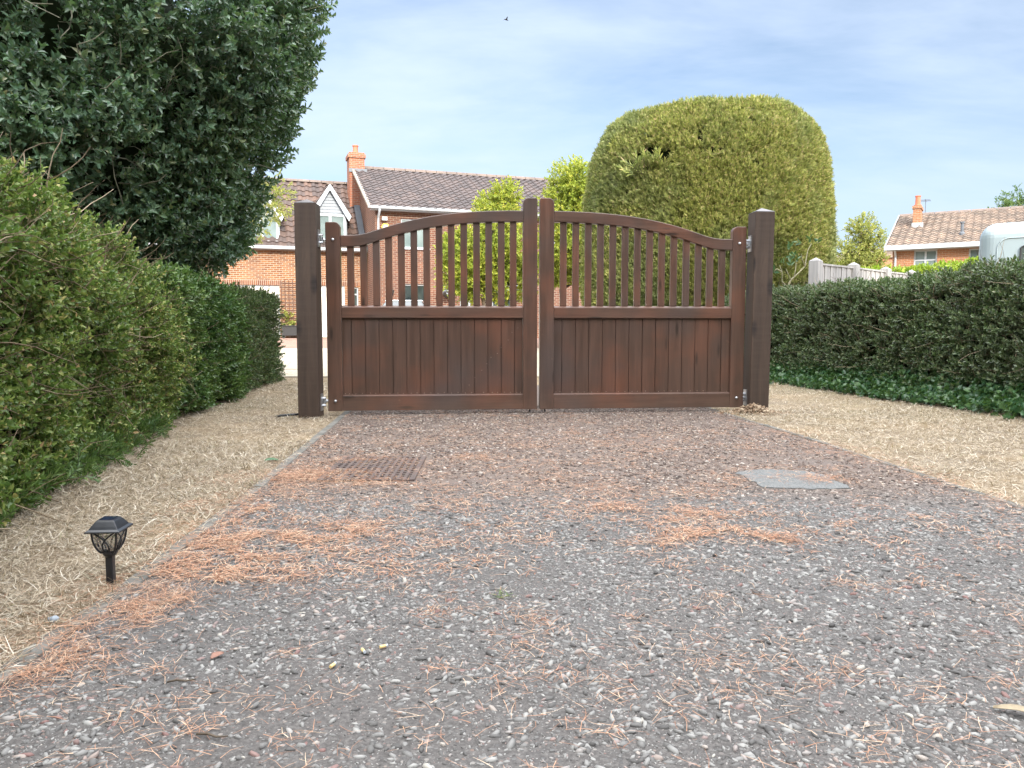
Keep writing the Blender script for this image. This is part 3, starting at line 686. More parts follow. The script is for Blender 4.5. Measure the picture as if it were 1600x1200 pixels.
def gate_post(x0, x1, y0, y1, h, label, hinge_side, rz, tilt=0):
    cx, cy = (x0 + x1) / 2, (y0 + y1) / 2; a, b = (x1 - x0) / 2, (y1 - y0) / 2
    root = empty('gate_post', (cx, cy, 0), rz, label=label, cat='gate post', group='posts of the driveway gate'); root.rotation_euler = (0, tilt, rz)
    mb = MB(); mb.box(-a, a, -b, b, -.1, h)
    mb.build('shaft', M['post'], root, bevel=.006)
    c = MB(); e = .001
    c.add([(-a - e, -b - e, h + .0005), (a + e, -b - e, h + .0005), (a + e, b + e, h + .0005), (-a - e, b + e, h + .0005), (0, 0, h + .042)], [(0, 3, 2, 1), (0, 1, 4), (1, 2, 4), (2, 3, 4), (3, 0, 4)])
    c.build('cap', M['cap'], root)
    for z_ in (.125, 1.475):
        hx = hinge_side * a; m = MB(); lo, hi = sorted((hx, hx + hinge_side * .008)); m.box(lo, hi, b - .062 - .05, b - .012 - .03, z_ - .07, z_ + .07)
        m.tube([(hx + hinge_side * .006, b - .05, z_ - .03), (hx + hinge_side * .03, b - .05, z_ - .03)], .011, 8); m.tube([(hx + hinge_side * .006, b - .05, z_ + .03), (hx + hinge_side * .03, b - .05, z_ + .03)], .011, 8)
        m.build('hinge_plate', M['steel'], root)
    return root
gate_post(-1.757, -1.588, 6.27, 6.455, 1.748, 'dark square timber gate post beside the leafy hedge, a knot in its face', 1, R(1))
gate_post(2.077, 2.247, 6.70, 6.885, 1.742, 'dark square timber gate post with a long crack, soil heaped at its foot', -1, R(3), R(.5))
# soil thrown up at the foot of the post
rg = np.random.default_rng(5); n = 900; a = rg.uniform(0, 6.28, n); r_ = np.abs(rg.normal(0, .13, n)); px_, py_ = 2.09 + r_ * np.cos(a) * 1.25, 6.63 + r_ * np.sin(a) * .6
zz = .075 * np.exp(-(r_ / .13) ** 2) * rg.uniform(.2, 1, n)
V = scatter(ST, np.stack([px_, py_, zz + .003], 1), rg.normal(size=(n, 3)), rg.uniform(.006, .024, n), rg)
t = NT('dry_soil'); M['soil'] = t.bsdf(t.ramp(t.island(), [(0, (.13, .085, .055)), (.6, (.26, .19, .13)), (1, (.42, .34, .25))]), .95, 0, .1)
tag(big('dry_soil', *V, [M['soil']]), kind='stuff', label='dry crumbly soil heaped at the foot of the gate post', cat='soil')
rd = random.Random(3)
pipe = MB(); pipe.tube([(-1.76, 6.31, .03), (-1.83, 6.29, .028), (-1.90, 6.285, .022), (-1.945, 6.27, .012)], .010, 8)
tag(pipe.build('cable', M['black'], smooth=True), 'short black cable end lying on the grass beside the gate post', 'cable')

# ================================================================== DRAIN GRATE
gr = empty('drain_grate', (-.715, 3.995, .0035), R(1.5), label='rusty cast iron drain grate half buried in orange needles', cat='drain')
mb = MB(); wx, wy, nx_, ny_ = .235, .335, 13, 13
MB().box(-wx + .012, wx - .012, -wy + .012, wy - .012, .0031, .0048).build('pit', M['pit'], gr)  # flat black sheet above the drive, painted shade in place of depth
fr = MB(); fr.box(-wx, wx, -wy, -wy + .014, 0, .012); fr.box(-wx, wx, wy - .014, wy, 0, .012); fr.box(-wx, -wx + .014, -wy + .0142, wy - .0142, 0, .012); fr.box(wx - .014, wx, -wy + .0142, wy - .0142, 0, .012)
fr.build('frame', M['iron'], gr)
for i in range(nx_ + 1):
    c = -wx + .018 + (2 * wx - .036) * i / nx_; mb.box(c - .0075, c + .0075, -wy + .0145, wy - .0145, .0052, .0112)
for j in range(ny_ + 1):
    c = -wy + .018 + (2 * wy - .036) * j / ny_; mb.box(-wx + .0145, wx - .0145, c - .0105, c + .0105, .005, .0104)
mb.build('grid', M['iron'], gr)

# ================================================================== SOLAR LAMP
lp = G(174, 915); lamp = empty('garden_lamp', (lp.x, lp.y, 0), R(4), label='small black solar garden lamp staked in the dry grass', cat='garden lamp')
sk = MB(); sk.box(-.0095, .0095, -.0095, .0095, -.05, .086); sk.build('stake', M['black'], lamp, bevel=.0015)
cl = MB(); cl.lathe([(.011, .080), (.017, .086), (.021, .094), (.021, .098), (.0001, .098)], 16); cl.build('collar', M['black'], lamp, smooth=False)
def prof(z): return float(np.interp(z, [.094, .102, .114, .128, .142, .156], [.0155, .0215, .0265, .030, .0318, .0325]))
ribs = MB(); zs = [.094 + .062 * i / 10 for i in range(11)]
for sx in (-1, 1):
    for sy in (-1, 1): ribs.tube([(sx * prof(z), sy * prof(z), z) for z in zs], .0026, 6)
for k in range(4):
    Rm = Matrix.Rotation(k * math.pi / 2, 4, 'Z')
    for sg in (-1, 1):
        pts_ = []
        for i in range(13):
            t_ = i / 12; z = .156 - .058 * t_ ; off = math.sin(t_ * math.pi / 2); x_ = sg * prof(z) * (-1 + 1.75 * off * (1 - .25 * t_)); pts_.append((max(-prof(z), min(prof(z), x_)), -prof(z) - .0004, z))
        ribs.tube(pts_, .0021, 6, X=Rm)
    ribs.tube([(-.0325, -.0325, .1545), (.0325, -.0325, .1545)], .0028, 6, X=Rm)
ribs.build('ribs', M['black'], lamp, smooth=True)
gl = MB()
V = []; 
for z in zs:
    p = prof(z) - .0018
    for a in range(4):
        for i in range(4):
            q = -1 + 2 * i / 4; c = [(q, -1), (1, q), (-q, 1), (-1, -q)][a]; V.append((c[0] * p, c[1] * p, z))
gl.add(V, [(r_ * 16 + i, r_ * 16 + (i + 1) % 16, (r_ + 1) * 16 + (i + 1) % 16, (r_ + 1) * 16 + i) for r_ in range(10) for i in range(16)])
t = NT('rippled_clear_plastic'); n_ = t.vor(t.obj(), 130)
g_ = t.n('ShaderNodeBsdfGlossy'); g_.inputs['Roughness'].default_value = .12; tr = t.n('ShaderNodeBsdfTransparent'); tr.inputs['Color'].default_value = (.88, .9, .92, 1); t.l(t.bump(n_, .9, .004), g_.inputs['Normal'])
mx = t.n('ShaderNodeMixShader'); mx.inputs[0].default_value = .42; t.l(tr.outputs[0], mx.inputs[1]); t.l(g_.outputs[0], mx.inputs[2]); t.l(mx.outputs[0], t.out.inputs[0]); M['clear'] = t.m
gl.build('lens', M['clear'], lamp, smooth=False, recalc=False)
rf = MB(); rings = [(.0455, .154), (.046, .157), (.0445, .1585), (.038, .162), (.0335, .169), (.0255, .180), (.0225, .183), (.022, .1845)]
V = [(sx * r_, sy * r_, z) for r_, z in rings for sx, sy in ((-1, -1), (1, -1), (1, 1), (-1, 1))]
Fc = [(i * 4 + j, i * 4 + (j + 1) % 4, (i + 1) * 4 + (j + 1) % 4, (i + 1) * 4 + j) for i in range(len(rings) - 1) for j in range(4)] + [(3, 2, 1, 0), tuple(range(len(V) - 4, len(V)))]
rf.add(V, Fc).build('roof', M['black'], lamp, bevel=.0012); MB().box(-.018, .018, -.018, .018, .1847, .1857).build('solar_panel', M['panel'], lamp)
lamp.scale = (1.06, 1.06, 1.08)

# ================================================================== SMALL LITTER
t = NT('cork_paper'); M['cork'] = t.bsdf(t.ramp(t.noise(t.obj(), 300, 3), [(.3, (.50, .34, .13)), (.7, (.66, .5, .24))]), .8)
for (px, py, az, lb) in ((520, 1048, 70, 'cigarette butt lying nearest the camera on the gravel drive'), (568, 1025, -60, 'cigarette butt beside a tuft of needles, between two others'), (599, 1018, 35, 'cigarette butt lying farthest along of the three on the drive')):
    p = G(px, py); root = empty('cigarette_butt', (p.x, p.y, .0125), R(az), label=lb, cat='cigarette butt', group='cigarette butts on the drive')
    MB().tube([(-.009, 0, 0), (.006, 0, 0)], .0036, 10).build('filter', M['cork'], root); MB().tube([(.0061, 0, 0), (.011, 0, .0005)], .0034, 10).build('paper', M['white'], root)
def leaf_litter(px, py, L, W, az, c, label):
    p = G(px, py); mb = MB(); n = 6; V = []
    for i in range(n + 1):
        t_ = i / n; w = W * math.sin(math.pi * min(.97, .06 + t_ * .92)) ** .8; z = .011 + .10 * L * math.sin(t_ * 3.1)
        for s_, dz in ((-1, .1 * W), (-.5, .02 * W), (0, 0), (.5, .05 * W), (1, .18 * W)): V.append((t_ * L - L / 2, s_ * w / 2, z + dz))
    mb.add(V, [(i * 5 + j, i * 5 + j + 1, (i + 1) * 5 + j + 1, (i + 1) * 5 + j) for i in range(n) for j in range(4)])
    o = mb.build('fallen_leaf', plain('leaf_' + label.split()[0], c, .6, var=.3, nscale=60), loc=(p.x, p.y, 0), smooth=True, recalc=False); o.rotation_euler = (0, 0, R(az))
    md = o.modifiers.new('thick', 'SOLIDIFY'); md.thickness = .0008
    tag(o, label, 'leaf')
leaf_litter(424, 724, .075, .05, 20, (.045, .11, .05), 'green fallen leaf on the dry grass by the kerb')
leaf_litter(1592, 1124, .085, .022, -30, (.24, .19, .12), 'tan curled leaf on the drive near the bottom corner')
leaf_litter(340, 1033, .035, .02, 60, (.2, .1, .07), 'brown curled leaf on the drive below the lamp')
p = G(83, 977); rs = MB(); bm = bmesh.new(); bmesh.ops.create_icosphere(bm, subdivisions=3, radius=1)
rs.add([(v.co.x * .014 * (1 + .2 * math.sin(3 * v.co.y)), v.co.y * .010, v.co.z * .008 * (1 + .25 * math.sin(4 * v.co.x))) for v in bm.verts], [[v.index for v in f.verts] for f in bm.faces]); bm.free()
tag(rs.build('stone', M['clad'], loc=(p.x, p.y, .016), smooth=True), 'pale stone lying on the dry grass near the kerb', 'stone')
for (px, py, L, az, lb) in ((283, 1073, .055, 8, 'dark straight twig lying on the drive below the lamp'), (330, 1160, .06, -12, 'reddish curved twig lying on the drive near the bottom edge')):
    p = G(px, py); tag(MB().tube([(-L / 2, 0, .012), (-L / 6, .003, .014), (L / 5, -.002, .013), (L / 2, .006, .012)], [.002, .0024, .002, .0012], 7).build('twig', M['bark'], loc=(p.x, p.y, 0), smooth=True), lb, 'twig').rotation_euler = (0, 0, R(az))
p = G(785, 935); rg = np.random.default_rng(9); n = 26
V = strips(p.x + rg.normal(0, .012, n), p.y + rg.normal(0, .012, n), np.full(n, .008), rg.uniform(.012, .03, n), rg.uniform(.0015, .0028, n), rg, curl=.8, segs=3, tilt=.7)
tag(big('weed_tuft', *V, [M['privet']]), 'tiny green weed tuft growing through the drive', 'weed')

# ================================================================== HEDGES
A0 = G(0, 806); A1 = G(110, 748); A2 = G(200, 694); A3 = G(272, 660); A4 = G(350, 630); A5 = G(437, 599)
hedge('privet_hedge', [(-1.42, .7), (-1.66, 1.7), (A0.x, A0.y), (A1.x, A1.y), (A2.x, A2.y), (A3.x, A3.y)], [1.30, 1.30, 1.31, 1.44, 1.36, 1.12], 1.15, 1, T_privet, M['privet'], 560,
      'tall rounded privet hedge with yellowish leaves and bare twigs beside the verge', 'hedge', 3, .10, 2600, (.3, .2, .25), top_round=.40, layers=2.3, scale=.95, hole_t=.64, upw=.6, ends=(False, False))
hedge('leafy_hedge', [(A3.x - .03, A3.y + .06), (A4.x, A4.y), (G(378, 618).x, G(378, 618).y)], [1.14, 1.13, 1.12], 1.0, 1, T_clip, M['clipped'], 430,
      'deep green leafy hedge between the tall privet and the trimmed hedge end', 'hedge', 4, .06, 500, top_round=.2, core_m=M['core_green'])
hedge('trimmed_hedge', [(G(380, 617).x, G(380, 617).y + .05), (G(405, 608).x, G(405, 608).y), (A5.x, A5.y)], [1.12, 1.12, 1.13], .95, 1, T_box, M['boxleaf'], 520,
      'small leaved hedge end clipped flat and square near the gate post', 'hedge', 5, .025, 500, top_round=.08, core_m=M['core_green'])
B0 = G(1600, 655); B1 = G(1400, 625); B2 = G(1205, 596)
hedge('dark_hedge', [(B2.x - .28, B2.y + 1.4), (B2.x + .02, B2.y), (B1.x + .22, B1.y), (B0.x + .3, B0.y), (4.75, 4.3), (4.9, 3.4)], [1.15, 1.16, 1.18, 1.20, 1.22, 1.22], .8, 1, T_box, M['righthedge'], 470,
      'dark clipped hedge with ivy at its foot beside the far verge', 'hedge', 6, .045, 2300, (0, 0, .7), top_round=.1, layers=2.0, core_m=M['core_green'], scale=1.35, upw=.8)
# ivy along its foot
rg = np.random.default_rng(12); n = 8500; s = rg.random(n); yy = np.interp(s, [0, 1], [4.2, 11.0]); bx_ = np.interp(yy, [B0.y, B1.y, B2.y], [B0.x + .3, B1.x + .22, B2.x + .02])
off = np.abs(rg.normal(0, .16, n)); pos = np.stack([bx_ - off + .05, yy, .02 + .22 * np.exp(-(off / .16) ** 2) * rg.random(n)], 1)
V = scatter(T_ivy, pos, rg.normal(0, .5, (n, 3)) + np.array([-.5, -.2, .8]), rg.uniform(.5, 1.0, n), rg)
tag(big('ivy', *V, [M['ivy'], M['twigdark']]), kind='stuff', label='low green ivy along the foot of the dark hedge', cat='ivy')
rg = np.random.default_rng(13); n = 520; yy = rg.uniform(2.6, 5.2, n); bx_ = np.interp(yy, [A0.y, A1.y, A2.y, A3.y], [A0.x, A1.x, A2.x, A3.x])
pos = np.stack([bx_ + rg.normal(.02, .07, n), yy, .02 + .10 * rg.random(n)], 1)
V = scatter(T_yew, pos, rg.normal(0, .5, (n, 3)) + np.array([.5, -.2, .5]), rg.uniform(.35, .65, n), rg)
tag(big('undergrowth', *V, [M['clipped'], M['twigdark']]), kind='stuff', label='dark green undergrowth at the foot of the privet hedge', cat='undergrowth')
# the tall conifers behind the photographer that put the drive in shade
hedge('conifer_screen', [(-60, -30), (-38, -30), (-30, -30), (-22, -30), (-14, -30), (-7, -30), (0, -30), (7, -30), (14, -30), (22, -30), (30, -30), (60, -30)], [17, 18.5, 17, 21.5, 21.5, 23.1, 22.2, 23.6, 22.2, 23.4, 20, 19], 4, -1,
      [spray(16, 1.6, .6, .2, 55, 'flat', .03, 300 + i) for i in range(4)], M['conifer'], 2.2, 'tall dark conifer screen standing behind the drive', 'hedge', 15, 1.0, 0, top_round=1.5, core_m=M['core_green'])

# ================================================================== HOLLY
def holly():
    rg = np.random.default_rng(44); cx, cy = -6.3, 8.9
    zk = np.array([1.22, 1.45, 1.7, 2.05, 2.45, 3.0, 3.6, 4.3, 5.0, 5.8, 6.5, 7.0]); rk_ = np.array([1.6, 2.75, 3.1, 3.25, 3.42, 3.58, 3.68, 3.66, 3.55, 3.2, 2.1, .5])
    root = empty('holly_tree', (cx, cy, gz(cy)), label='large dark holly tree with glossy leaves overhanging the hedge', cat='tree')
    n = 52000; z = rg.uniform(1.25, 6.9, n); a = rg.uniform(0, 2 * math.pi, n)
    front = (np.sin(a) < .35) | (rg.random(n) < .35); z, a = z[front], a[front]; n = len(z)
    low = z < 4.9; keep = low | (rg.random(n) < .4); z, a = z[keep], a[keep]; n = len(z)
    r_ = np.interp(z, zk, rk_); u = np.stack([np.cos(a), np.sin(a) * .72, np.zeros(n)], 1)
    P0 = np.stack([u[:, 0] * r_, u[:, 1] * r_, z], 1)
    lump = (vnoise(P0, .9, 2) - .5) * .85 + (vnoise(P0, 2.3, 3) - .5) * .5
    dep = np.where(rg.random(n) < .62, np.abs(rg.normal(0, .12, n)), rg.uniform(.1, .75, n))
    k = 1 + (lump - dep) / np.maximum(r_, .8); P = P0 * np.stack([k, k, np.ones(n)], 1); P[:, 2] += rg.normal(0, .05, n)
    hole = vnoise(P, 1.5, 6) * .6 + vnoise(P, 4.0, 7) * .4; keep = (hole > .385) | (rg.random(n) < .2); P = P[keep]; uu = u[keep]
    d = uu * .8 + rg.normal(0, .5, P.shape) + np.array([0, 0, .25])
    V = scatter(T_holly, P, d, rg.uniform(.7, 1.2, len(P)), rg)
    # shoots that stick out of the outline
    m = 240; zz = rg.uniform(1.5, 5, m); aa = rg.normal(-.12, .22, m); r2 = np.interp(zz, zk, rk_) + .05; Q = np.stack([np.cos(aa) * r2, np.sin(aa) * r2 * .72, zz], 1)
    Q *= np.stack([1 + (vnoise(Q, .9, 2) - .5) * .85 / 3.5] * 2 + [np.ones(m)], 1)
    for st in range(2): V = join(V, scatter(T_holly, Q + np.array([.13, -.03, .05]) * st, np.array([.8, -.1, .45]) + rg.normal(0, .25, (m, 3)), 1.1, rg))
    # two long shoots high up against the sky
    for (z_, dx, up) in ((4.25, .75, .38), (4.05, .7, .2), (3.7, .5, .25), (3.35, .4, .15)):
        k = 9; ts = np.linspace(-.6, 1, k); Q = np.stack([3.62 + dx * ts, np.full(k, -.3), z_ - gz(cy) + up * ts], 1); V = join(V, scatter(T_holly, Q, np.array([.9, 0, .4]) + rg.normal(0, .3, (k, 3)), .95, rg))
        V = join(V, wisps(Q[:1] - [.4, 0, .1], np.array([[dx * 1.6, 0, up * 1.6]]), np.array([dx * 1.6 + .4]), .008, 6, .05, rg))
    m = 240; zz = rg.uniform(1.5, 4.8, m); aa = rg.uniform(-2.9, -.2, m); r2 = np.interp(zz, zk, rk_) - rg.uniform(-.05, .45, m); Q = np.stack([np.cos(aa) * r2, np.sin(aa) * r2 * .72, zz], 1)
    V = join(V, wisps(Q, rg.normal(0, 1, (m, 3)) + np.array([.3, -.3, .1]), rg.uniform(.3, 1.1, m), rg.uniform(.004, .012, m), 6, .28, rg))
    big('crown', *V, [M['holly'], M['holly_bark']], root)
    V = []; na, nz_ = 40, 16
    for i in range(nz_):
        z = 1.5 + 5.1 * i / (nz_ - 1); rr = max(.25, float(np.interp(z, zk, rk_)) - .95)
        for j in range(na):
            an = 2 * math.pi * j / na; q = np.array([[math.cos(an) * rr, math.sin(an) * rr * .72, z]]); g = 1 + (float(vnoise(q, 1.1, 8)[0]) - .5) * .4; V.append((q[0, 0] * g, q[0, 1] * g, z))
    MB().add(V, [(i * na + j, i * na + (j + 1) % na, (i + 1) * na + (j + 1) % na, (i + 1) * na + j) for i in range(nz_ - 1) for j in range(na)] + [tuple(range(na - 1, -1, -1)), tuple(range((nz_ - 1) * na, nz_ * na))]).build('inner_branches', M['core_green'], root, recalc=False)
    tr = MB(); rd = random.Random(4)
    for k in range(3): tr.tube(limb_path((rd.uniform(-.2, .2), rd.uniform(-.2, .2), -.1), (rd.uniform(-1.2, 1.2), rd.uniform(-.8, .8), 4), 6, .03, rd), [.16 - .015 * i for i in range(7)], 8)
    tr.build('trunk', M['holly_bark'], root, smooth=True)
holly()

# ================================================================== YEW DOME
def yew():
    rg = np.random.default_rng(55); Yc = 15.9; c = at(1096, 511, Yc); root = empty('topiary_yew', (c.x, Yc, gz(Yc)), label='huge clipped yew dome with a dark hole in its side', cat='topiary')
    k_ = Yc / 1200; g = gz(Yc)
    sil = [(172, 72), (173, 102), (177, 127), (184, 145), (200, 161), (228, 178), (260, 189), (330, 197), (400, 200), (460, 198), (520, 190), (548, 180)]
    zk = np.array([CAM_H + (507 - y) / 1200 * (Yc - 1.75 * max(0, 1 - h / 200) ** .6) - g for y, h in sil]); rk_ = np.array([h * k_ * .915 for _, h in sil])
    zz = np.linspace(zk[-1], zk[0], 400); rr = np.interp(zz, zk[::-1], rk_[::-1]); 
    ds = np.sqrt(np.diff(zz) ** 2 + np.diff(rr) ** 2); area = np.concatenate([[0], np.cumsum(ds * (rr[1:] + rr[:-1]) / 2)]); n = 135000
    q = rg.random(n) * area[-1]; z = np.interp(q, area, zz); r_ = np.interp(q, area, rr); a = rg.uniform(0, 2 * math.pi, n)
    back = (np.sin(a) > .45) & (rg.random(n) < .6); z, r_, a = z[~back], r_[~back], a[~back]; n = len(z)
    e = .03; dr = (np.interp(z + e, zk[::-1], rk_[::-1]) - np.interp(z - e, zk[::-1], rk_[::-1])) / (2 * e); dr = np.where(z > zk[1] - .02, -6, dr)
    nor = unit(np.stack([np.cos(a), np.sin(a), -dr], 1)); P = np.stack([r_ * np.cos(a), r_ * np.sin(a), z], 1)
    m = 2600; cap_r = rk_[1] * np.sqrt(rg.random(m)); ca = rg.uniform(0, 6.283, m); P = np.concatenate([P, np.stack([cap_r * np.cos(ca), cap_r * np.sin(ca), np.full(m, zk[0])], 1)]); nor = np.concatenate([nor, np.tile([0, 0, 1.0], (m, 1))]); n = len(P)
    P = P + nor * ((vnoise(P, 1.3, 2) - .5) * .06 + (vnoise(P, 5.5, 3) - .5) * .07 - np.abs(rg.normal(0, .03, n)) - .02)[:, None]
    P[:, 0] += .02 * np.clip((P[:, 2] - 2.2) / 3.2, 0, 1) ** 1.5
    hp = at(1014, 250, Yc - 1.82) - Vector((c.x, Yc, g)); dh = (P - np.array(hp)) / np.array([.40, .9, .21]); hole = (dh ** 2).sum(1) < 1 + (vnoise(P, 6, 5) - .5) * 1.2
    h2 = at(1125, 235, Yc - 2.3) - Vector((c.x, Yc, g)); dh2 = (P - np.array(h2)) / np.array([.42, .5, .07]); hole |= ((dh2 ** 2).sum(1) < .8) & (rg.random(n) < .75)
    gp = vnoise(P, 3.2, 9) * .5 + vnoise(P, 8.0, 11) * .5; hole |= (gp < .29) & (rg.random(n) < .7)
    P, nor = P[~hole], nor[~hole]
    V = scatter(T_yew, P, nor * .38 + rg.normal(0, .40, P.shape) + np.array([0, 0, .75]), rg.uniform(.42, .78, len(P)), rg)
    m = 26; Q = np.array(hp) + np.stack([rg.uniform(-.35, .3, m), rg.uniform(-.12, .0, m), rg.uniform(-.3, -.12, m)], 1)      # torn fronds under the hole
    V = join(V, scatter(T_yew, Q, np.array([-.2, -.4, .8]) + rg.normal(0, .4, (m, 3)), 1.7, rg))
    big('foliage', *V, [M['yew'], M['twigdark']], root)
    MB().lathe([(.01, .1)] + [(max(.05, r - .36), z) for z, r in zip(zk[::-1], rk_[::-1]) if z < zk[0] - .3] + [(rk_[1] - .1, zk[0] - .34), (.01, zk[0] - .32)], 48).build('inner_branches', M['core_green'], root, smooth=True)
    MB().tube([(0, 0, -.1), (.05, 0, 1), (0, .05, 2)], [.35, .3, .25], 10).build('trunk', M['bark'], root, smooth=True)
yew()

# sapling growing through the hedge against the dome
def sapling():
    base = at(1231, 452, 11.9); root = empty('sapling', (base.x, base.y, gz(11.9)), label='pale stemmed sapling with few leaves in front of the yew dome', cat='sapling')
    def L(px, py, dy=0): p = at(px, py, 11.9 + dy); return (p.x - base.x, p.y - base.y, p.z - gz(11.9))
    mb = MB(); st = [L(1228, 470), L(1231, 448), L(1236, 437), L(1248, 426), L(1258, 416), L(1260, 403), L(1262, 392), L(1268, 380)]
    mb.tube([(0.0, 0, -.05)] + st, [.018, .016, .013, .012, .01, .009, .008, .006, .003], 6)
    for br in ([L(1236, 437), L(1232, 430, -.1), L(1228, 420, -.15)], [L(1240, 434), L(1243, 422), L(1244, 411)], [L(1258, 416), L(1253, 405, -.1), L(1252, 397, -.2)], [L(1231, 448), L(1222, 440), L(1222, 425), L(1218, 414)], [L(1222, 425), L(1214, 420), L(1210, 424)]):
        mb.tube(br, [.009 - .002 * i for i in range(len(br))], 5)
    mb.build('stem', plain('pale_stem', (.3, .28, .18), .8, var=.2), root, smooth=True)
    rg = np.random.default_rng(3); tips = np.array([L(1228, 420, -.15), L(1244, 411), L(1252, 397, -.2), L(1218, 414), L(1210, 424), L(1268, 380), L(1275, 381), L(1240, 403), L(1233, 397), L(1255, 386)]); P = tips + rg.normal(0, .03, (10, 3))
    big('leaves', *scatter([spray(4, .12, .11, .06, 65, 'alt', .003, 200 + i) for i in range(4)], P, rg.normal(0, .6, (10, 3)) + [0, -.3, .5], .8, rg), [M['ivy'], M['twig']], root)
sapling()

# ================================================================== GARDEN TREES
c = at(752, 400, 20.5)
tree('apple_tree', (c.x + .1, 20.5), 1.5, .09, [(-.25, 0, 2.3, .75, .8, .8), (.45, 0, 2.5, .75, .8, .75), (.35, .1, 3.35, .55, .6, .65), (-.55, -.1, 1.9, .5, .5, .55), (.75, 0, 1.75, .55, .5, .5), (.55, .1, 3.95, .28, .3, .3), (-.75, 0, 2.6, .4, .4, .4)], T_leafy, M['apple'], 3800,
     'yellow green apple tree seen through the gate in front of the house', seed=21, gap=.28, scale=.8)
c = at(893, 400, 22.5)
tree('pear_tree', (c.x - .25, 22.5), 2.0, .1, [(.1, 0, 2.9, .8, .8, .8), (.3, 0, 3.9, .9, .8, .75), (.35, 0, 4.6, .7, .7, .55), (.9, .2, 3.2, .8, .8, 1.0), (-.2, 0, 2.2, .55, .5, .5), (.7, 0, 2.2, .5, .5, .6)], T_leafy, M['apple'], 4200,
     'taller yellow green tree half hidden behind the yew dome', seed=22, gap=.29, scale=.85)
c = at(425, 300, 19)
tree('birch_tree', (c.x - 1.9, 19), 3.0, .08, [(1.3, 0, 3.5, .7, .8, .75), (1.95, -.1, 3.7, .45, .5, .5), (.6, 0, 3.3, .8, .8, .8)], T_leafy, M['birch'], 620, 'pale sparse birch tree peeping out behind the holly', seed=23, droop=.6, gap=.46, scale=.75)
c = at(1343, 395, 46)
tree('far_tree', (c.x, 46), 2.5, .16, [(-.5, 0, 3.6, 1.0, 1, 1.2), (.35, 0, 4.8, .9, .9, 1.2), (-.9, 0, 2.7, .7, .8, 1), (.95, 0, 4.2, .5, .6, .9), (.3, 0, 3.0, 1.0, 1, 1.1), (.1, 0, 5.5, .6, .6, .6)], T_leafy, M['birch'], 1500, 'sparse yellowish tree beyond the grey fence', seed=24, z0=1.0, gap=.44, scale=1.5)
c = at(1290, 405, 50)
tree('far_bush', (c.x + .9, 50), 1.0, .15, [(0, 0, 2.2, 1.8, 1, 1.4), (1.6, 0, 2.0, 1.2, 1, 1.2)], T_leafy, M['apple'], 900, 'low yellow green bush at the foot of the far tree', cat='bush', seed=25, z0=1.5, scale=1.5)
c = at(1585, 330, 60)
tree('ash_tree', (c.x + 1, 60), 5, .25, [(-1.7, 0, 7.6, 1.2, 1.2, 1.2), (-.4, 0, 8.6, 1.3, 1.2, 1.3), (1.2, 0, 8.6, 1.6, 1.5, 1.5), (-2.6, 0, 7.2, .8, 1, .7), (0, 0, 7, 2, 1.5, 1.2)], T_leafy, M['farleaf'], 2100, 'dark green tree rising behind the bungalow roof', seed=26, z0=1.5, gap=.4, scale=1.6)
L0, L1_ = at(1300, 410, 21), at(1545, 395, 19.5)
hedge('laurel_hedge', [(L0.x - .6, L0.y), (L1_.x - .8, L1_.y + .2), (L1_.x, L1_.y), (L1_.x + 2, L1_.y)], [1.93, 2.02, 2.16, 2.15], 1.2, 1, T_laurel, M['laurel'], 95, 'bright yellow green laurel hedge behind the grey fence', 'hedge', 8, .12, 0, top_round=.3, core_m=M['core_green'], z0=.15, scale=.9)

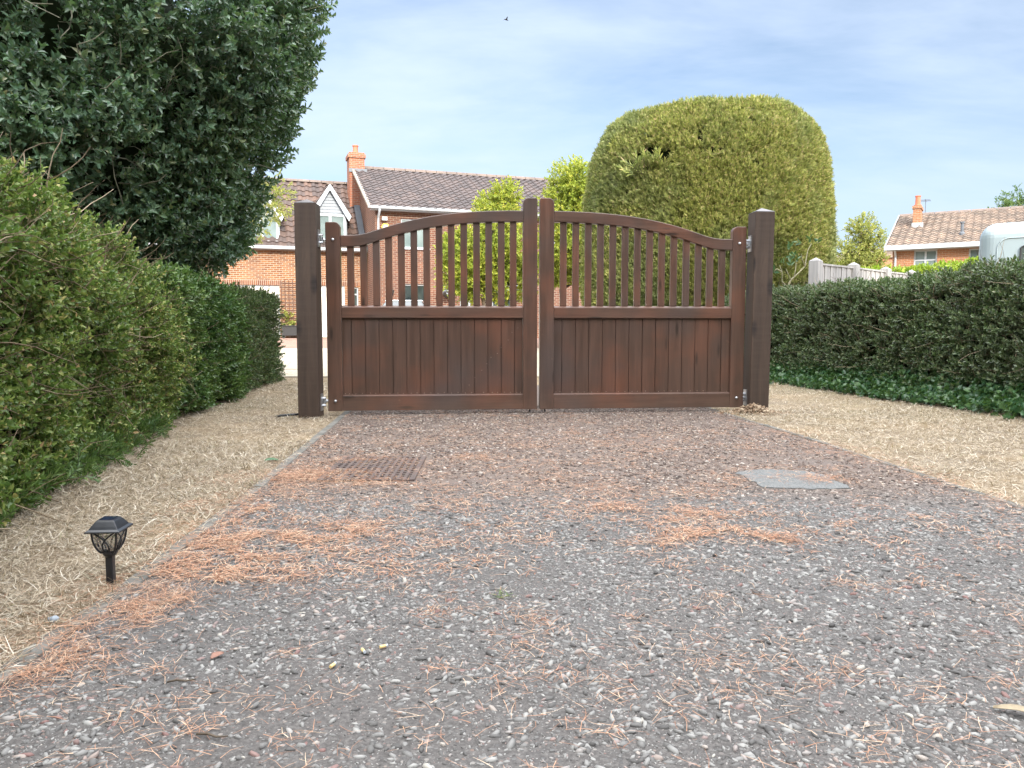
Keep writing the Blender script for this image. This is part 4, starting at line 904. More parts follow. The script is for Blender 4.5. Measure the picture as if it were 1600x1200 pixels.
# ================================================================== FENCE, CARAVAN
fx = [at(1275, 403, 13.0), at(1334, 410, 14.0), at(1384, 417, 15.2), at(1424, 422, 16.2), at(1462, 426, 17.2)]
fe = empty('wooden_fence', (fx[0].x, fx[0].y, gz(13)), label='grey weathered board fence with pointed posts behind the dark hedge', cat='fence')
def fl(p): return Vector((p.x - fx[0].x, p.y - fx[0].y, p.z - gz(13)))
for i, p in enumerate(fx):
    q = fl(p); mb = MB(); w = .085; dr_ = (fl(fx[min(i + 1, 4)]) - fl(fx[max(i - 1, 0)])); an = math.atan2(dr_.y, dr_.x); X_ = Matrix.Translation((q.x, q.y, 0)) @ Matrix.Rotation(an, 4, 'Z')
    mb.box(-w, w, -w, w, -.2, q.z - .05, 0, X_); mb.add([(-w, -w, q.z - .0497), (w, -w, q.z - .0497), (w, w, q.z - .0497), (-w, w, q.z - .0497), (0, 0, q.z + .01)], [(0, 1, 4), (1, 2, 4), (2, 3, 4), (3, 0, 4)], 0, X_)
    mb.build('post', M['fence'], fe, bevel=.006)
    if i < 4:
        b = fl(fx[i + 1]); d = Vector((b.x - q.x, b.y - q.y, 0)); Ln = d.length; d.normalize(); nn = Vector((-d.y, d.x, 0)); mb = MB(); k = 12; t0 = .09
        for j in range(k):
            s0 = t0 + (Ln - 2 * t0) * j / k + .003; s1 = t0 + (Ln - 2 * t0) * (j + 1) / k - .003; off = -.02 + (.012 if j % 2 else 0) + random.uniform(-.002, .002)
            za = (q.z - .115) + (b.z - q.z) * j / k; zb = (q.z - .115) + (b.z - q.z) * (j + 1) / k
            A_ = [Vector((q.x, q.y, 0)) + d * s0 + nn * off, Vector((q.x, q.y, 0)) + d * s1 + nn * off]; th = nn * .016
            mb.add([A_[0], A_[1], A_[1] + th, A_[0] + th] + [A_[0] + Vector((0, 0, za)), A_[1] + Vector((0, 0, zb)), A_[1] + th + Vector((0, 0, zb)), A_[0] + th + Vector((0, 0, za))], [(0, 3, 2, 1), (4, 5, 6, 7), (0, 1, 5, 4), (1, 2, 6, 5), (2, 3, 7, 6), (3, 0, 4, 7)])
        p0 = Vector((q.x, q.y, 0)) + d * t0 - nn * .035; p1 = Vector((q.x, q.y, 0)) + d * (Ln - t0) - nn * .035; mb2 = mb; a0 = Vector((0, 0, q.z - .113)); a1 = Vector((0, 0, b.z - .113)); t_ = nn * .07; u_ = Vector((0, 0, .03))
        mb.add([p0 + a0, p1 + a1, p1 + a1 + t_, p0 + a0 + t_, p0 + a0 + u_, p1 + a1 + u_, p1 + a1 + t_ + u_, p0 + a0 + t_ + u_], [(0, 3, 2, 1), (4, 5, 6, 7), (0, 1, 5, 4), (1, 2, 6, 5), (2, 3, 7, 6), (3, 0, 4, 7)])
        mb.build('panel', M['fence'], fe)

cv = at(1531, 348, 15.0); zt = cv.z; cz = gz(15) ; car = empty('caravan', (cv.x, 15.0, cz), R(-33), label='pale blue white caravan with rounded corner behind the dark hedge', cat='caravan')
H_ = zt - cz; W_ = 2.2
bm = bmesh.new(); bmesh.ops.create_cube(bm, size=1)
for v in bm.verts: v.co = Vector(((v.co.x + .5) * W_, (v.co.y + .5) * 4.6, .38 + (v.co.z + .5) * (H_ - .38)))
eg = [e for e in bm.edges if not (e.verts[0].co.z < .4 and e.verts[1].co.z < .4)]
bmesh.ops.bevel(bm, geom=eg, offset=.30, segments=8, profile=.5, affect='EDGES')
mb = MB(); mb.add([v.co.copy() for v in bm.verts], [[v.index for v in f.verts] for f in bm.faces]); bm.free(); mb.build('body', M['caravan'], car, smooth=False, bevel=0)
def rr_path(x0, x1, z0, z1, r, y, n=8): 
    P = []
    for cx_, cz_, a0 in ((x1 - r, z1 - r, 0), (x0 + r, z1 - r, 90), (x0 + r, z0 + r, 180), (x1 - r, z0 + r, 270)):
        for i in range(n + 1): a = R(a0 + 90 * i / n); P.append((cx_ + r * math.cos(a), y, cz_ + r * math.sin(a)))
    return P
P = rr_path(.305, W_ - .305, .75, H_ - .12 - .2, .2, -.002); MB().tube(P + P[:2], .014, 6).build('trim_seam', M['caravan'], car, smooth=True)
wx0 = .68; wz1 = at(1596, 388, 15).z - cz; wz0 = wz1 - .5
P = rr_path(wx0, W_ - wx0 if W_ - wx0 > wx0 + .4 else wx0 + 1.0, wz0, wz1, .06, 0); w_ = MB(); w_.prism([(p[0], p[2]) for p in P], -.022, .003, 'y').build('window', M['glass'], car); MB().tube([(p[0], -.02, p[2]) for p in P + P[:2]], .016, 6).build('window_seal', M['rubber'], car, smooth=True)
for wxp in (.1, W_ - .28):
    wh = MB(); wh.lathe([(.10, -.09), (.30, -.09), (.33, -.06), (.33, .06), (.30, .09), (.10, .09)], 24, 0, Matrix.Translation((wxp + .09, 2.4, .33)) @ Matrix.Rotation(R(90), 4, 'Y')); wh.build('wheel', M['rubber'], car)

# ================================================================== HOUSES: helpers
def wall_front(mb, x0, x1, z0, z1, y, holes, rev=.1, mi=0):
    xs = sorted({x0, x1, *[h[0] for h in holes], *[h[1] for h in holes]}); zs = sorted({z0, z1, *[h[2] for h in holes], *[h[3] for h in holes]})
    xs = [q for q in xs if x0 <= q <= x1]; zs = [q for q in zs if z0 <= q <= z1]
    for a, b in zip(xs[:-1], xs[1:]):
        for c, d in zip(zs[:-1], zs[1:]):
            mx_, mz_ = (a + b) / 2, (c + d) / 2
            if any(h[0] < mx_ < h[1] and h[2] < mz_ < h[3] for h in holes): continue
            mb.add([(a, y, c), (b, y, c), (b, y, d), (a, y, d)], [(0, 1, 2, 3)], mi)
    for h in holes:
        a, b, c, d = h; mb.add([(a, y, c), (b, y, c), (b, y, d), (a, y, d), (a, y + rev, c), (b, y + rev, c), (b, y + rev, d), (a, y + rev, d)], [(0, 4, 5, 1), (1, 5, 6, 2), (2, 6, 7, 3), (3, 7, 4, 0)], mi)
def roof_slope(A, U, S, width, length, m, name, parent, w=.3, g=.345, amp=.042, step=.034, cut=None):
    """pantiled slope: A eaves corner, U along eaves, S up the slope; corrugated and stepped"""
    A, U, S = Vector(A), Vector(U).normalized(), Vector(S).normalized(); N = U.cross(S).normalized()
    if N.z < 0: N = -N
    nu = int(width / w * 8) + 1; nv = int(math.ceil(length / g)); V = []; UV = []
    us = [width * i / (nu - 1) for i in range(nu)]; rows = []
    for j in range(nv):
        rows += [(j * g, step), (min((j + 1) * g, length) - .0005, 0.0)]
    for v, o in rows:
        for u in us:
            ph = (u / w) % 1.0; h = amp * (math.sin(ph * math.pi / .62) if ph < .62 else -.32 * math.sin((ph - .62) / .38 * math.pi))
            V.append(A + U * u + S * v + N * (h + o)); UV.append((u + .001, v + .004 if o else v - .004))
    Fc = [(j * nu + i, j * nu + i + 1, (j + 1) * nu + i + 1, (j + 1) * nu + i) for j in range(len(rows) - 1) for i in range(nu - 1)]
    me = bpy.data.meshes.new(name); me.from_pydata([tuple(p) for p in V], [], Fc); me.materials.append(m)
    uvl = me.uv_layers.new(name='UVMap'); vi = np.zeros(len(me.loops), np.int32); me.loops.foreach_get('vertex_index', vi); uvl.data.foreach_set('uv', np.array(UV, np.float32)[vi].ravel())
    o = bpy.data.objects.new(name, me); COL.objects.link(o); o.parent = parent; return o
def window(parent, x0, x1, z0, z1, y, lights=2, sill=True, fw=.055, transom=None, name='window', gl=None):
    fr = MB(); d0, d1 = y, y + .06
    fr.box(x0, x1, d0, d1, z1 - fw, z1); fr.box(x0, x1, d0, d1, z0, z0 + fw); fr.box(x0, x0 + fw, d0, d1, z0 + fw, z1 - fw); fr.box(x1 - fw, x1, d0, d1, z0 + fw, z1 - fw)
    for i in range(1, lights): c_ = x0 + (x1 - x0) * i / lights; fr.box(c_ - fw * .65, c_ + fw * .65, d0 - .003, d1 - .003, z0 + fw, z1 - fw)
    if transom: fr.box(x0 + fw, x1 - fw, d0 + .003, d1 - .01, transom - .03, transom + .03)
    o = fr.build(name, M['white'], parent)
    MB().box(x0 + fw * .8, x1 - fw * .8, y + .028, y + .036, z0 + fw * .8, z1 - fw * .8).build('pane', gl or M['glass'], o)
    if sill: MB().box(x0 - .04, x1 + .04, y - .13, y + .02, z0 - .05, z0 - .003).build('sill', M['white'], o)
    return o

# ================================================================== BRICK HOUSE WITH GARAGE WING
TH = math.atan(.345); Yh = 29.0; corner = at(589, 531, Yh); house = empty('brick_house', (corner.x, Yh, .3), TH, label='brown brick house with pantiled roof, garage wing and white dormers beyond the gate', cat='house')
EX, EY = math.cos(TH), math.sin(TH)
def hx(px, yo=0.0):
    u = (px - 800) / F / CP * 1.0; ox, oy = corner.x - EY * yo, Yh + EX * yo
    return (u * oy - ox) / (EX - u * EY)
def hz(py, px, yo=0.0):
    x_ = hx(px, yo); Y_ = Yh + EX * yo + EY * x_; return at(px, py, Y_).z - .3
Wm, Dm, Em, Rm_ = 9.6, 8.8, 4.92, 7.08; g0 = 2.2; Eg, Rg = 3.62, 6.55; GL = -9.5
w1 = (hx(629), hx(672), hz(388, 650), hz(342, 650)); w2 = (hx(630), hx(673), .95, hz(444, 650)); nw = (hx(719.5), hx(736), .3, hz(434, 728)); dr = (hx(769), hx(769) + .92, .02, hz(456, 775))
w3 = (6.6, 7.9, 3.45, 4.6)
mb = MB(); wall_front(mb, 0, Wm, 0, Em, 0, [w1, w2, nw, dr, w3])
pk = Dm / 2
mb.add([(0, 0, 0), (0, Dm, 0), (0, Dm, Em), (0, pk, Rm_ - .12), (0, 0, Em)], [(0, 1, 2, 3, 4)]); mb.add([(Wm, 0, 0), (Wm, Dm, 0), (Wm, Dm, Em), (Wm, pk, Rm_ - .12), (Wm, 0, Em)], [(0, 1, 2, 3, 4)]); mb.add([(0, Dm, 0), (Wm, Dm, 0), (Wm, Dm, Em), (0, Dm, Em)], [(0, 1, 2, 3)])
mb.build('wall', M['brick_m'], house, recalc=False)
def rooms(name, x0, x1, y0, y1, z1, par):
    return MB().box(x0 + .3, x1 - .3, y0 + .35, y1 - .3, .05, z1).build(name, M['core_brown'], par)
rooms('interior', 0, Wm, 0, Dm, Em - .05, house)
window(house, *w1, .07, gl=M['glass_pale']); window(house, *w2, .07); window(house, *w3, .07)
window(house, nw[0], nw[1], nw[2], nw[3], .07, 1, False, .07)
do = MB(); do.box(dr[0] + .06, dr[1] - .06, .06, .1, dr[2] + .02, dr[3] - .06); do.build('door', M['door_dark'], house)
MB().box(dr[0], dr[0] + .06, .05, .11, dr[2], dr[3]).box(dr[1] - .06, dr[1], .05, .11, dr[2], dr[3]).box(dr[0] + .06, dr[1] - .06, .05, .11, dr[3] - .06, dr[3]).box(dr[0] + .42, dr[0] + .45, .045, .06, .3, 1.9).build('door_frame', M['white'], house)
MB().prism([(-.75, dr[3] + .02), (.0, dr[3] + .28), (.0, dr[3] + .2), (-.72, dr[3] - .05)], dr[0] - .25, dr[1] + .25, 'x').build('porch_canopy', M['clad'], house)
sl = math.hypot(pk + .3, Rm_ - Em + .19); pit = (Rm_ - Em) / pk
ev = (-.34, Em - .34 * pit + .10)
roof_slope((-.28, ev[0], ev[1]), (1, 0, 0), (0, 1, pit), Wm + .5, math.hypot(pk + .34, (pk + .34) * pit), M['tile_m'], 'roof', house)
roof_slope((-.28, Dm + .34, ev[1]), (1, 0, 0), (0, -1, pit), Wm + .5, math.hypot(pk + .34, (pk + .34) * pit), M['tile_m'], 'roof', house)
rt = MB()
k = 22
for i in range(k):
    a = -.3 + (Wm + .52) * i / k; b = a + (Wm + .52) / k - .02
    rt.prism([(pk - .16, Rm_ + .06), (pk - .11, Rm_ + .16), (pk, Rm_ + .20), (pk + .11, Rm_ + .16), (pk + .16, Rm_ + .06)], a, b, 'x')
rt.build('ridge_tiles', M['ridge'], house)
vg = MB()
for s_ in (1, -1):
    y0_, y1_ = (ev[0], pk) if s_ > 0 else (Dm + .34, pk)
    vg.add([(-.31, y0_, ev[1] - .06), (-.20, y0_, ev[1] - .06), (-.20, y1_, Rm_ + .04), (-.31, y1_, Rm_ + .04), (-.31, y0_, ev[1] + .05), (-.20, y0_, ev[1] + .05), (-.20, y1_, Rm_ + .15), (-.31, y1_, Rm_ + .15)], [(0, 3, 2, 1), (4, 5, 6, 7), (0, 1, 5, 4), (1, 2, 6, 5), (2, 3, 7, 6), (3, 0, 4, 7)])
vg.build('verge', M['verge'], house)
MB().box(-.2, Wm + .2, -.32, -.02, Em - .155, Em - .125).box(-.2, Wm + .2, -.335, -.318, Em - .16, Em + .0).build('soffit', M['white'], house)
gt = MB(); gt.prism([(-.45, Em - .06), (-.43, Em - .115), (-.36, Em - .125), (-.337, Em - .09), (-.337, Em - .045), (-.45, Em - .045)], -.32, Wm + .25, 'x'); gt.build('gutter', M['white'], house)
MB().tube([(.1, -.39, Em - .11), (.1, -.34, Em - .22), (.1, -.10, Em - .38), (.1, -.06, Em - .5), (.1, -.06, .05)], .042, 8).build('downpipe', M['white'], house, smooth=True)
# chimney on the gable
ch = MB(); cx0, cx1 = hx(549, pk), hx(572, pk); ct = hz(250, 560, pk)
ch.box(cx0, cx1, pk - .45, pk + .35, 4.2, ct); ch.box(cx0 - .05, cx1 + .05, pk - .50, pk + .40, ct, ct + .16); ch.box(cx0 - .0, cx1 + .0, pk - .45, pk + .35, ct + .16, ct + .23)
cho = ch.build('chimney', M['brick_c'], house); 
pt = MB(); pt.lathe([(.0001, 0), (.15, 0), (.15, .06), (.12, .08), (.105, .30), (.13, .31), (.13, .36), (.08, .37), (.0001, .37)], 14, 0, Matrix.Translation(((cx0 + cx1) / 2, pk - .05, ct + .232))); pt.build('chimney_pot', M['terracotta'], cho)
MB().prism([(pk - .50, Rm_ - .18), (pk - .47, Rm_ - .02), (pk - .44, Rm_ - .02), (pk - .44, Rm_ - .18)], cx0 - .02, cx1 + .1, 'x').build('flashing', M['lead'], cho)
# garage wing
gd1 = (hx(352, g0), hx(440, g0), .02, hz(446, 440, g0)); gd2 = (hx(474, g0), hx(541, g0), .02, hz(446, 500, g0)); gw = (hx(549.5, g0), hx(562, g0), .75, hz(449, 555, g0))
mb = MB(); wall_front(mb, GL, 0, 0, Eg, g0, [gd1, gd2, gw])
mb.add([(GL, g0, 0), (GL, g0 + 6, 0), (GL, g0 + 6, Eg), (GL, g0 + 3, Rg - .1), (GL, g0, Eg)], [(0, 1, 2, 3, 4)]); mb.add([(GL, g0 + 6, 0), (0, g0 + 6, 0), (0, g0 + 6, Eg), (GL, g0 + 6, Eg)], [(0, 1, 2, 3)])
mb.build('garage_wall', M['brick_g'], house, recalc=False)
rooms('garage_interior', GL, 0, g0, g0 + 6, Eg - .05, house)
so = MB()
for h in (gd1, gd2): so.box(h[0] - .12, h[1] + .12 if h is gd1 else gw[1] + .1, g0 - .006, g0 + .02, h[3] + .001, h[3] + .22)
so.build('soldier_course', M['soldier'], house)
for h in (gd1, gd2):
    gdm = MB(); n_ = 11; wd = (h[1] - h[0] - .14) / n_
    for i in range(n_): gdm.box(h[0] + .07 + wd * i + .004, h[0] + .07 + wd * (i + 1) - .004, g0 + .07, g0 + .1, .04, h[3] - .06)
    gdm.box(h[0] + .072, h[1] - .072, g0 + .085, g0 + .11, .05, h[3] - .065)
    gdm.build('garage_door', M['cream'], house)
    MB().box(h[0], h[0] + .069, g0 + .05, g0 + .12, .02, h[3]).box(h[1] - .069, h[1], g0 + .05, g0 + .12, .02, h[3]).box(h[0] + .07, h[1] - .07, g0 + .05, g0 + .12, h[3] - .058, h[3]).build('garage_door_frame', M['white'], house)
window(house, gw[0], gw[1], gw[2], gw[3], g0 + .06, 1, True, .05, transom=hz(460, 555, g0))
pg = (Rg - Eg) / 3.0; roof_slope((GL - .2, g0 - .25, Eg - .25 * pg + .08), (1, 0, 0), (0, 1, pg), -GL + .18, math.hypot(3.25, 3.25 * pg), M['tile_g'], 'garage_roof', house)
roof_slope((GL - .2, g0 + 6.25, Eg - .25 * pg + .08), (1, 0, 0), (0, -1, pg), -GL + .18, math.hypot(3.25, 3.25 * pg), M['tile_g'], 'garage_roof', house)
rt = MB()
for i in range(20):
    a = GL - .2 + (-GL + .2) * i / 20; rt.prism([(g0 + 2.85, Rg + .04), (g0 + 2.9, Rg + .13), (g0 + 3, Rg + .16), (g0 + 3.1, Rg + .13), (g0 + 3.15, Rg + .04)], a, a + (-GL + .2) / 20 - .02, 'x')
rt.build('garage_ridge_tiles', M['ridge'], house)
MB().prism([(g0 - .37, Eg - .10), (g0 - .36, Eg - .19), (g0 - .27, Eg - .20), (g0 - .25, Eg - .1), (g0 - .25, Eg - .08), (g0 - .37, Eg - .08)], GL - .1, -.12, 'x').build('garage_gutter', M['white'], house)
MB().box(GL, -.02, g0 - .24, g0 - .004, Eg - .215, Eg - .19).box(GL, -.02, g0 - .248, g0 - .242, Eg - .215, Eg - .08).build('garage_soffit', M['white'], house)
fl_ = MB(); fl_.add([(-.02, g0 - .3, Eg - .3 * pg + .22), (-.02, g0 + 2.9, Rg + .12), (-.26, g0 + 2.9, Rg + .12), (-.26, g0 - .3, Eg - .3 * pg + .22), (-.02, g0 - .3, Eg - .3 * pg + .12), (-.02, g0 + 2.9, Rg + .02), (-.26, g0 + 2.9, Rg + .02), (-.26, g0 - .3, Eg - .3 * pg + .12)], [(0, 1, 2, 3), (7, 6, 5, 4), (0, 4, 5, 1), (1, 5, 6, 2), (2, 6, 7, 3), (3, 7, 4, 0)])
fl_.build('roof_flashing', M['lead'], house)
def dormer(pc, name='dormer'):
    yd = g0 + .22; xc = hx(pc, yd); hw = .66; zs0 = hz(377, pc, yd); zh = hz(337, pc, yd); za = hz(288, pc, yd); ov = .16
    b = MB(); b.add([(xc - hw, yd, zs0 - .3), (xc + hw, yd, zs0 - .3), (xc + hw, yd, zh + .16), (xc, yd, za - .18), (xc - hw, yd, zh + .16)], [(0, 1, 2, 3, 4)])
    for sg in (-1, 1): b.add([(xc + sg * hw, yd, zs0 - .3), (xc + sg * hw, yd, zh + .1), (xc + sg * hw, yd + 2.6, zh + .1), (xc + sg * hw, yd + .3, zs0 - .3)], [(0, 1, 2, 3)])
    for i in range(9):
        z_ = zh + .12 + i * .12
        wz = hw * min(1, max(0.0, (za - .14 - z_) / (za - .14 - (zh + .10)))) - .02
        if wz > .05: b.box(xc - wz, xc + wz, yd - .022, yd - .004, z_, z_ + .105)
    D = b.build(name, M['clad'], house, recalc=False)
    wi = window(house, xc - hw + .06, xc + hw - .06, zs0 + .02, zh + .05, yd - .06, 2, True, .075, name='dormer_window', gl=M['glass_pale']); wi.parent = D
    sl_ = Vector((hw + ov, 0, za - (zh + .02))); n_ = 3
    for sg in (-1, 1):
        ed = Vector((xc + sg * (hw + ov), yd - .18, zh - .02)); ap = Vector((xc, yd - .18, za)); U_ = Vector((0, 1, 0)); o = roof_slope(ed, U_, ap - ed, 2.9, (ap - ed).length, M['tile_g'], 'dormer_roof', D, w=.3, g=.3)
        bb = MB(); nrm = Vector((sg * (za - zh), 0, hw + ov)).normalized(); th = nrm * -.17; bb.add([ed, ap, ap + Vector((0, 0, -.24)), ed + Vector((-sg * .10, 0, -.20)), ed + Vector((0, -.035, 0)), ap + Vector((0, -.035, 0)), ap + Vector((0, -.035, -.24)), ed + Vector((-sg * .10, -.035, -.20))], [(0, 1, 2, 3), (7, 6, 5, 4), (0, 4, 5, 1), (1, 5, 6, 2), (2, 6, 7, 3), (3, 7, 4, 0)])
        bb.build('bargeboard', M['white'], D)
    MB().prism([(xc - .14, za - .04), (xc - .08, za + .06), (xc, za + .10), (xc + .08, za + .06), (xc + .14, za - .04)], yd - .22, yd + 2.6, 'y').build('dormer_ridge', M['ridge'], D)
    return D
dormer(520); dormer(415); dormer(300)

# things on the house wall
def on_wall(px, py, yo=0): x_ = hx(px, yo); return Vector((corner.x + EX * x_ - EY * yo, Yh + EY * x_ + EX * yo, hz(py, px, yo) + .3))
p = on_wall(605, 355); al = empty('alarm_box', p, TH, label='yellow and white six sided alarm box high on the house wall', cat='alarm box')
MB().prism([(.17 * math.cos(R(60 * i)), .15 * math.sin(R(60 * i))) for i in range(6)], -.07, -.002, 'y').build('case', plain('alarm_yellow', (.75, .42, .08), .4), al, bevel=.008); MB().prism([(.10 * math.cos(R(60 * i)), .09 * math.sin(R(60 * i))) for i in range(6)], -.078, -.0705, 'y').build('front_plate', M['white'], al)
p = on_wall(603, 342); fl2 = empty('flood_light', p, TH, label='small white security light above the alarm box', cat='light')
MB().box(-.05, .05, -.05, -.002, -.05, .05).tube([(0, -.05, 0), (.02, -.12, .01)], .02, 8).build('bracket', M['white'], fl2); MB().box(-.10, .10, -.2, -.12, -.08, .06).build('lamp_head', M['white'], fl2, bevel=.015)
p = on_wall(613, 456); wl = empty('wall_lantern', p, TH, label='small black wall lantern beside the downpipe', cat='wall lantern')
MB().box(-.05, .05, -.03, -.002, -.12, .1).tube([(0, -.02, .08), (0, -.1, .14), (0, -.16, .1)], .012, 6).build('bracket', M['blackiron'], wl); MB().lathe([(.04, -.14), (.085, .04), (.10, .05), (.03, .11), (.0001, .12)], 6, 0, Matrix.Translation((0, -.16, -.02))).build('lantern_body', M['blackiron'], wl)
p = on_wall(697, 459); hb = empty('hanging_basket', p, TH, label='hanging basket with white flowers on the house wall', cat='hanging basket')
MB().tube([(0, -.002, .45), (0, -.3, .45)], .012, 6).tube([(0, -.3, .45), (.0, -.3, .05)], .006, 6).lathe([(.0001, -.2), (.1, -.17), (.18, -.06), (.19, .02), (.0001, .02)], 14, 0, Matrix.Translation((0, -.3, 0))).build('basket', M['twigdark'], hb, smooth=False)
rg = np.random.default_rng(2); P = np.stack([rg.normal(0, .13, 60), -.3 + rg.normal(0, .12, 60), rg.uniform(.0, .16, 60)], 1); big('flowers', *scatter(T_ivy, P, rg.normal(0, .5, (60, 3)) + [0, -.3, .6], 1.4, rg), [M['white'], M['twigdark']], hb)
# trellis and trough on the garage wall
p = on_wall(453, 470, g0); tr = empty('trellis', (p.x, p.y, .3), TH, label='brown lattice trellis on the garage wall beside the garage door', cat='trellis')
tm = MB(); x0_, x1_ = -.25, .32; z0_, z1_ = hz(505, 453, g0), hz(438, 453, g0)
for i in range(5): c_ = x0_ + (x1_ - x0_) * i / 4; tm.box(c_ - .016, c_ + .016, -.045, -.028, z0_, z1_)
for i in range(11): c_ = z0_ + (z1_ - z0_) * (i + .3) / 11; tm.box(x0_ - .03, x1_ + .03, -.026, -.008, c_ - .016, c_ + .016)
tm.build('lattice', plain('trellis_brown', (.09, .04, .025), .8), tr)
rg = np.random.default_rng(6); P = np.stack([rg.uniform(-.25, .3, 26), np.full(26, -.06), rg.uniform(.45, 1.0, 26)], 1); big('climber', *scatter(T_ivy, P, rg.normal(0, .6, (26, 3)) + [0, -.5, .3], 1.6, rg), [M['birch'], M['twig']], tr)
p = on_wall(460, 528, g0 - .35); tg = empty('trough', (p.x, p.y, .31), TH, label='black wooden planter trough on feet below the trellis', cat='planter')
MB().box(-.42, .42, -.17, .17, .1, .46).build('box', M['blackiron'], tg, bevel=.01); MB().box(-.45, .45, -.2, .2, .461, .5).build('rim', M['blackiron'], tg)
for sx in (-.36, .36): MB().box(sx - .05, sx + .05, -.12, .12, 0, .0995).build('foot', M['blackiron'], tg)

# parked car behind the gate
cc = at(632, 480, 24.3); pc = empty('parked_car', (cc.x, 24.3, gz(24.3)), R(4), label='silver hatchback parked in front of the house behind the gate', cat='car')
secs = [(-1.9, .82, .34, .62), (-1.85, .84, .26, .82), (-1.2, .86, .2, .96), (-.6, .87, .2, 1.0), (.6, .87, .2, 1.0), (1.4, .86, .2, .98), (1.85, .82, .28, .9), (1.92, .78, .38, .7)]
V = []
for y_, w_, a_, b_ in secs: V += [(-w_, y_, a_ + .1), (-w_ * .92, y_, a_), (w_ * .92, y_, a_), (w_, y_, a_ + .1), (w_ * 1.0, y_, b_ - .14), (w_ * .9, y_, b_), (-w_ * .9, y_, b_), (-w_, y_, b_ - .14)]
MB().add(V, [(i * 8 + j, i * 8 + (j + 1) % 8, (i + 1) * 8 + (j + 1) % 8, (i + 1) * 8 + j) for i in range(7) for j in range(8)] + [tuple(range(8)), tuple(range(63, 55, -1))]).build('body', M['car'], pc, smooth=False, bevel=.02)
TZ = at(632, 471, 24.3).z - gz(24.3)
V = [(-.74, -.95, .985), (.74, -.95, .985), (.74, 1.6, .96), (-.74, 1.6, .96), (-.56, -.25, TZ), (.56, -.25, TZ), (.56, 1.15, TZ - .03), (-.56, 1.15, TZ - .03)]
MB().add(V, [(0, 3, 2, 1), (0, 1, 5, 4), (1, 2, 6, 5), (2, 3, 7, 6), (3, 0, 4, 7), (4, 5, 6, 7)]).build('windscreen', M['glass'], pc, bevel=.03)
MB().prism([(-.58, -.27), (.58, -.27), (.58, 1.17), (-.58, 1.17)], TZ - .01, TZ + .035, 'z').build('roof', M['car'], pc, bevel=.02)
for sx in (-1, 1):
    MB().box(sx * .98 - .10, sx * .98 + .10, -.62, -.5, 1.0, 1.14).build('door_mirror', M['car'], pc, bevel=.03)
    MB().box(sx * .62 - .16, sx * .62 + .16, -1.93, -1.86, .6, .74).build('headlight', M['clear'], pc, bevel=.02)
    for yw in (-1.25, 1.25): MB().lathe([(.0001, -.1), (.22, -.1), (.3, -.09), (.32, -.05), (.32, .05), (.3, .09), (.0001, .1)], 20, 0, Matrix.Translation((sx * .80, yw, .32)) @ Matrix.Rotation(R(90), 4, 'Y')).build('wheel', M['rubber'], pc)

# ================================================================== BUNGALOW
mB = -.62; TB = math.atan(mB); bY = 32.0; bc = at(1395, 386, bY); bz0 = .3; bung = empty('bungalow', (bc.x, bY, bz0), TB, label='orange brick bungalow with a tiled roof and chimney beyond the laurel hedge', cat='house')
bE = bc.z - bz0; half = 5.0; bX, bYs = math.cos(TB), math.sin(TB)
def qx(px, yo=0): u = (px - 800) / F; ox, oy = bc.x - bYs * yo, bY + bX * yo; return (u * oy - ox) / (bX - u * bYs)
def qz(py, px, yo=0): x_ = qx(px, yo); return at(px, py, bY + bX * yo + bYs * x_).z - bz0
bR = qz(338, 1440, half); bW = 13
v1 = (qx(1422), qx(1458), bE - 1.6, qz(390.5, 1440)); v2 = (qx(1507), qx(1540), bE - 1.6, qz(388, 1520))
mb = MB(); wall_front(mb, 0, bW, -.4, bE, 0, [v1, v2]); mb.add([(0, 0, -.4), (0, 2 * half, -.4), (0, 2 * half, bE), (0, half, bR - .1), (0, 0, bE)], [(0, 1, 2, 3, 4)]); mb.add([(bW, 0, -.4), (bW, 2 * half, -.4), (bW, 2 * half, bE), (bW, half, bR - .1), (bW, 0, bE)], [(0, 1, 2, 3, 4)]); mb.add([(0, 2 * half, -.4), (bW, 2 * half, -.4), (bW, 2 * half, bE), (0, 2 * half, bE)], [(0, 1, 2, 3)])
mb.build('wall', M['brick_b'], bung, recalc=False); rooms('interior', 0, bW, 0, 2 * half, bE - .1, bung)
window(bung, *v1, .06, 2, gl=M['glass_pale'], transom=v1[3] - .4); window(bung, *v2, .06, 2, gl=M['glass_pale'])
pb = (bR - bE) / half; e_ = .35
for sg, yb in ((1, -e_), (-1, 2 * half + e_)): roof_slope((-.25, yb, bE - e_ * pb + .09), (1, 0, 0), (0, sg, pb), bW + .5, math.hypot(half + e_, (half + e_) * pb), M['tile_b'], 'roof', bung, w=.3, g=.3)
rt = MB()
for i in range(28): a = -.25 + (bW + .5) * i / 28; rt.prism([(half - .16, bR + .05), (half - .1, bR + .14), (half, bR + .18), (half + .1, bR + .14), (half + .16, bR + .05)], a, a + (bW + .5) / 28 - .02, 'x')
rt.build('ridge_tiles', M['ridge'], bung)
MB().box(-.28, bW + .2, -e_ - .11, -e_ + .01, bE - .16, bE + .02).build('gutter', M['white'], bung); MB().box(-.2, bW + .2, -e_ + .012, -.002, bE - .18, bE - .15).build('soffit', M['white'], bung)
bb = MB(); ya, za_ = -e_ - .02, bE - e_ * pb; bb.add([(-.29, ya, za_ - .1), (-.255, ya, za_ - .1), (-.255, half, bR - .04), (-.29, half, bR - .04), (-.29, ya, za_ + .09), (-.255, ya, za_ + .09), (-.255, half, bR + .15), (-.29, half, bR + .15)], [(0, 3, 2, 1), (4, 5, 6, 7), (0, 1, 5, 4), (1, 2, 6, 5), (2, 3, 7, 6), (3, 0, 4, 7)]); bb.build('bargeboard', M['white'], bung)
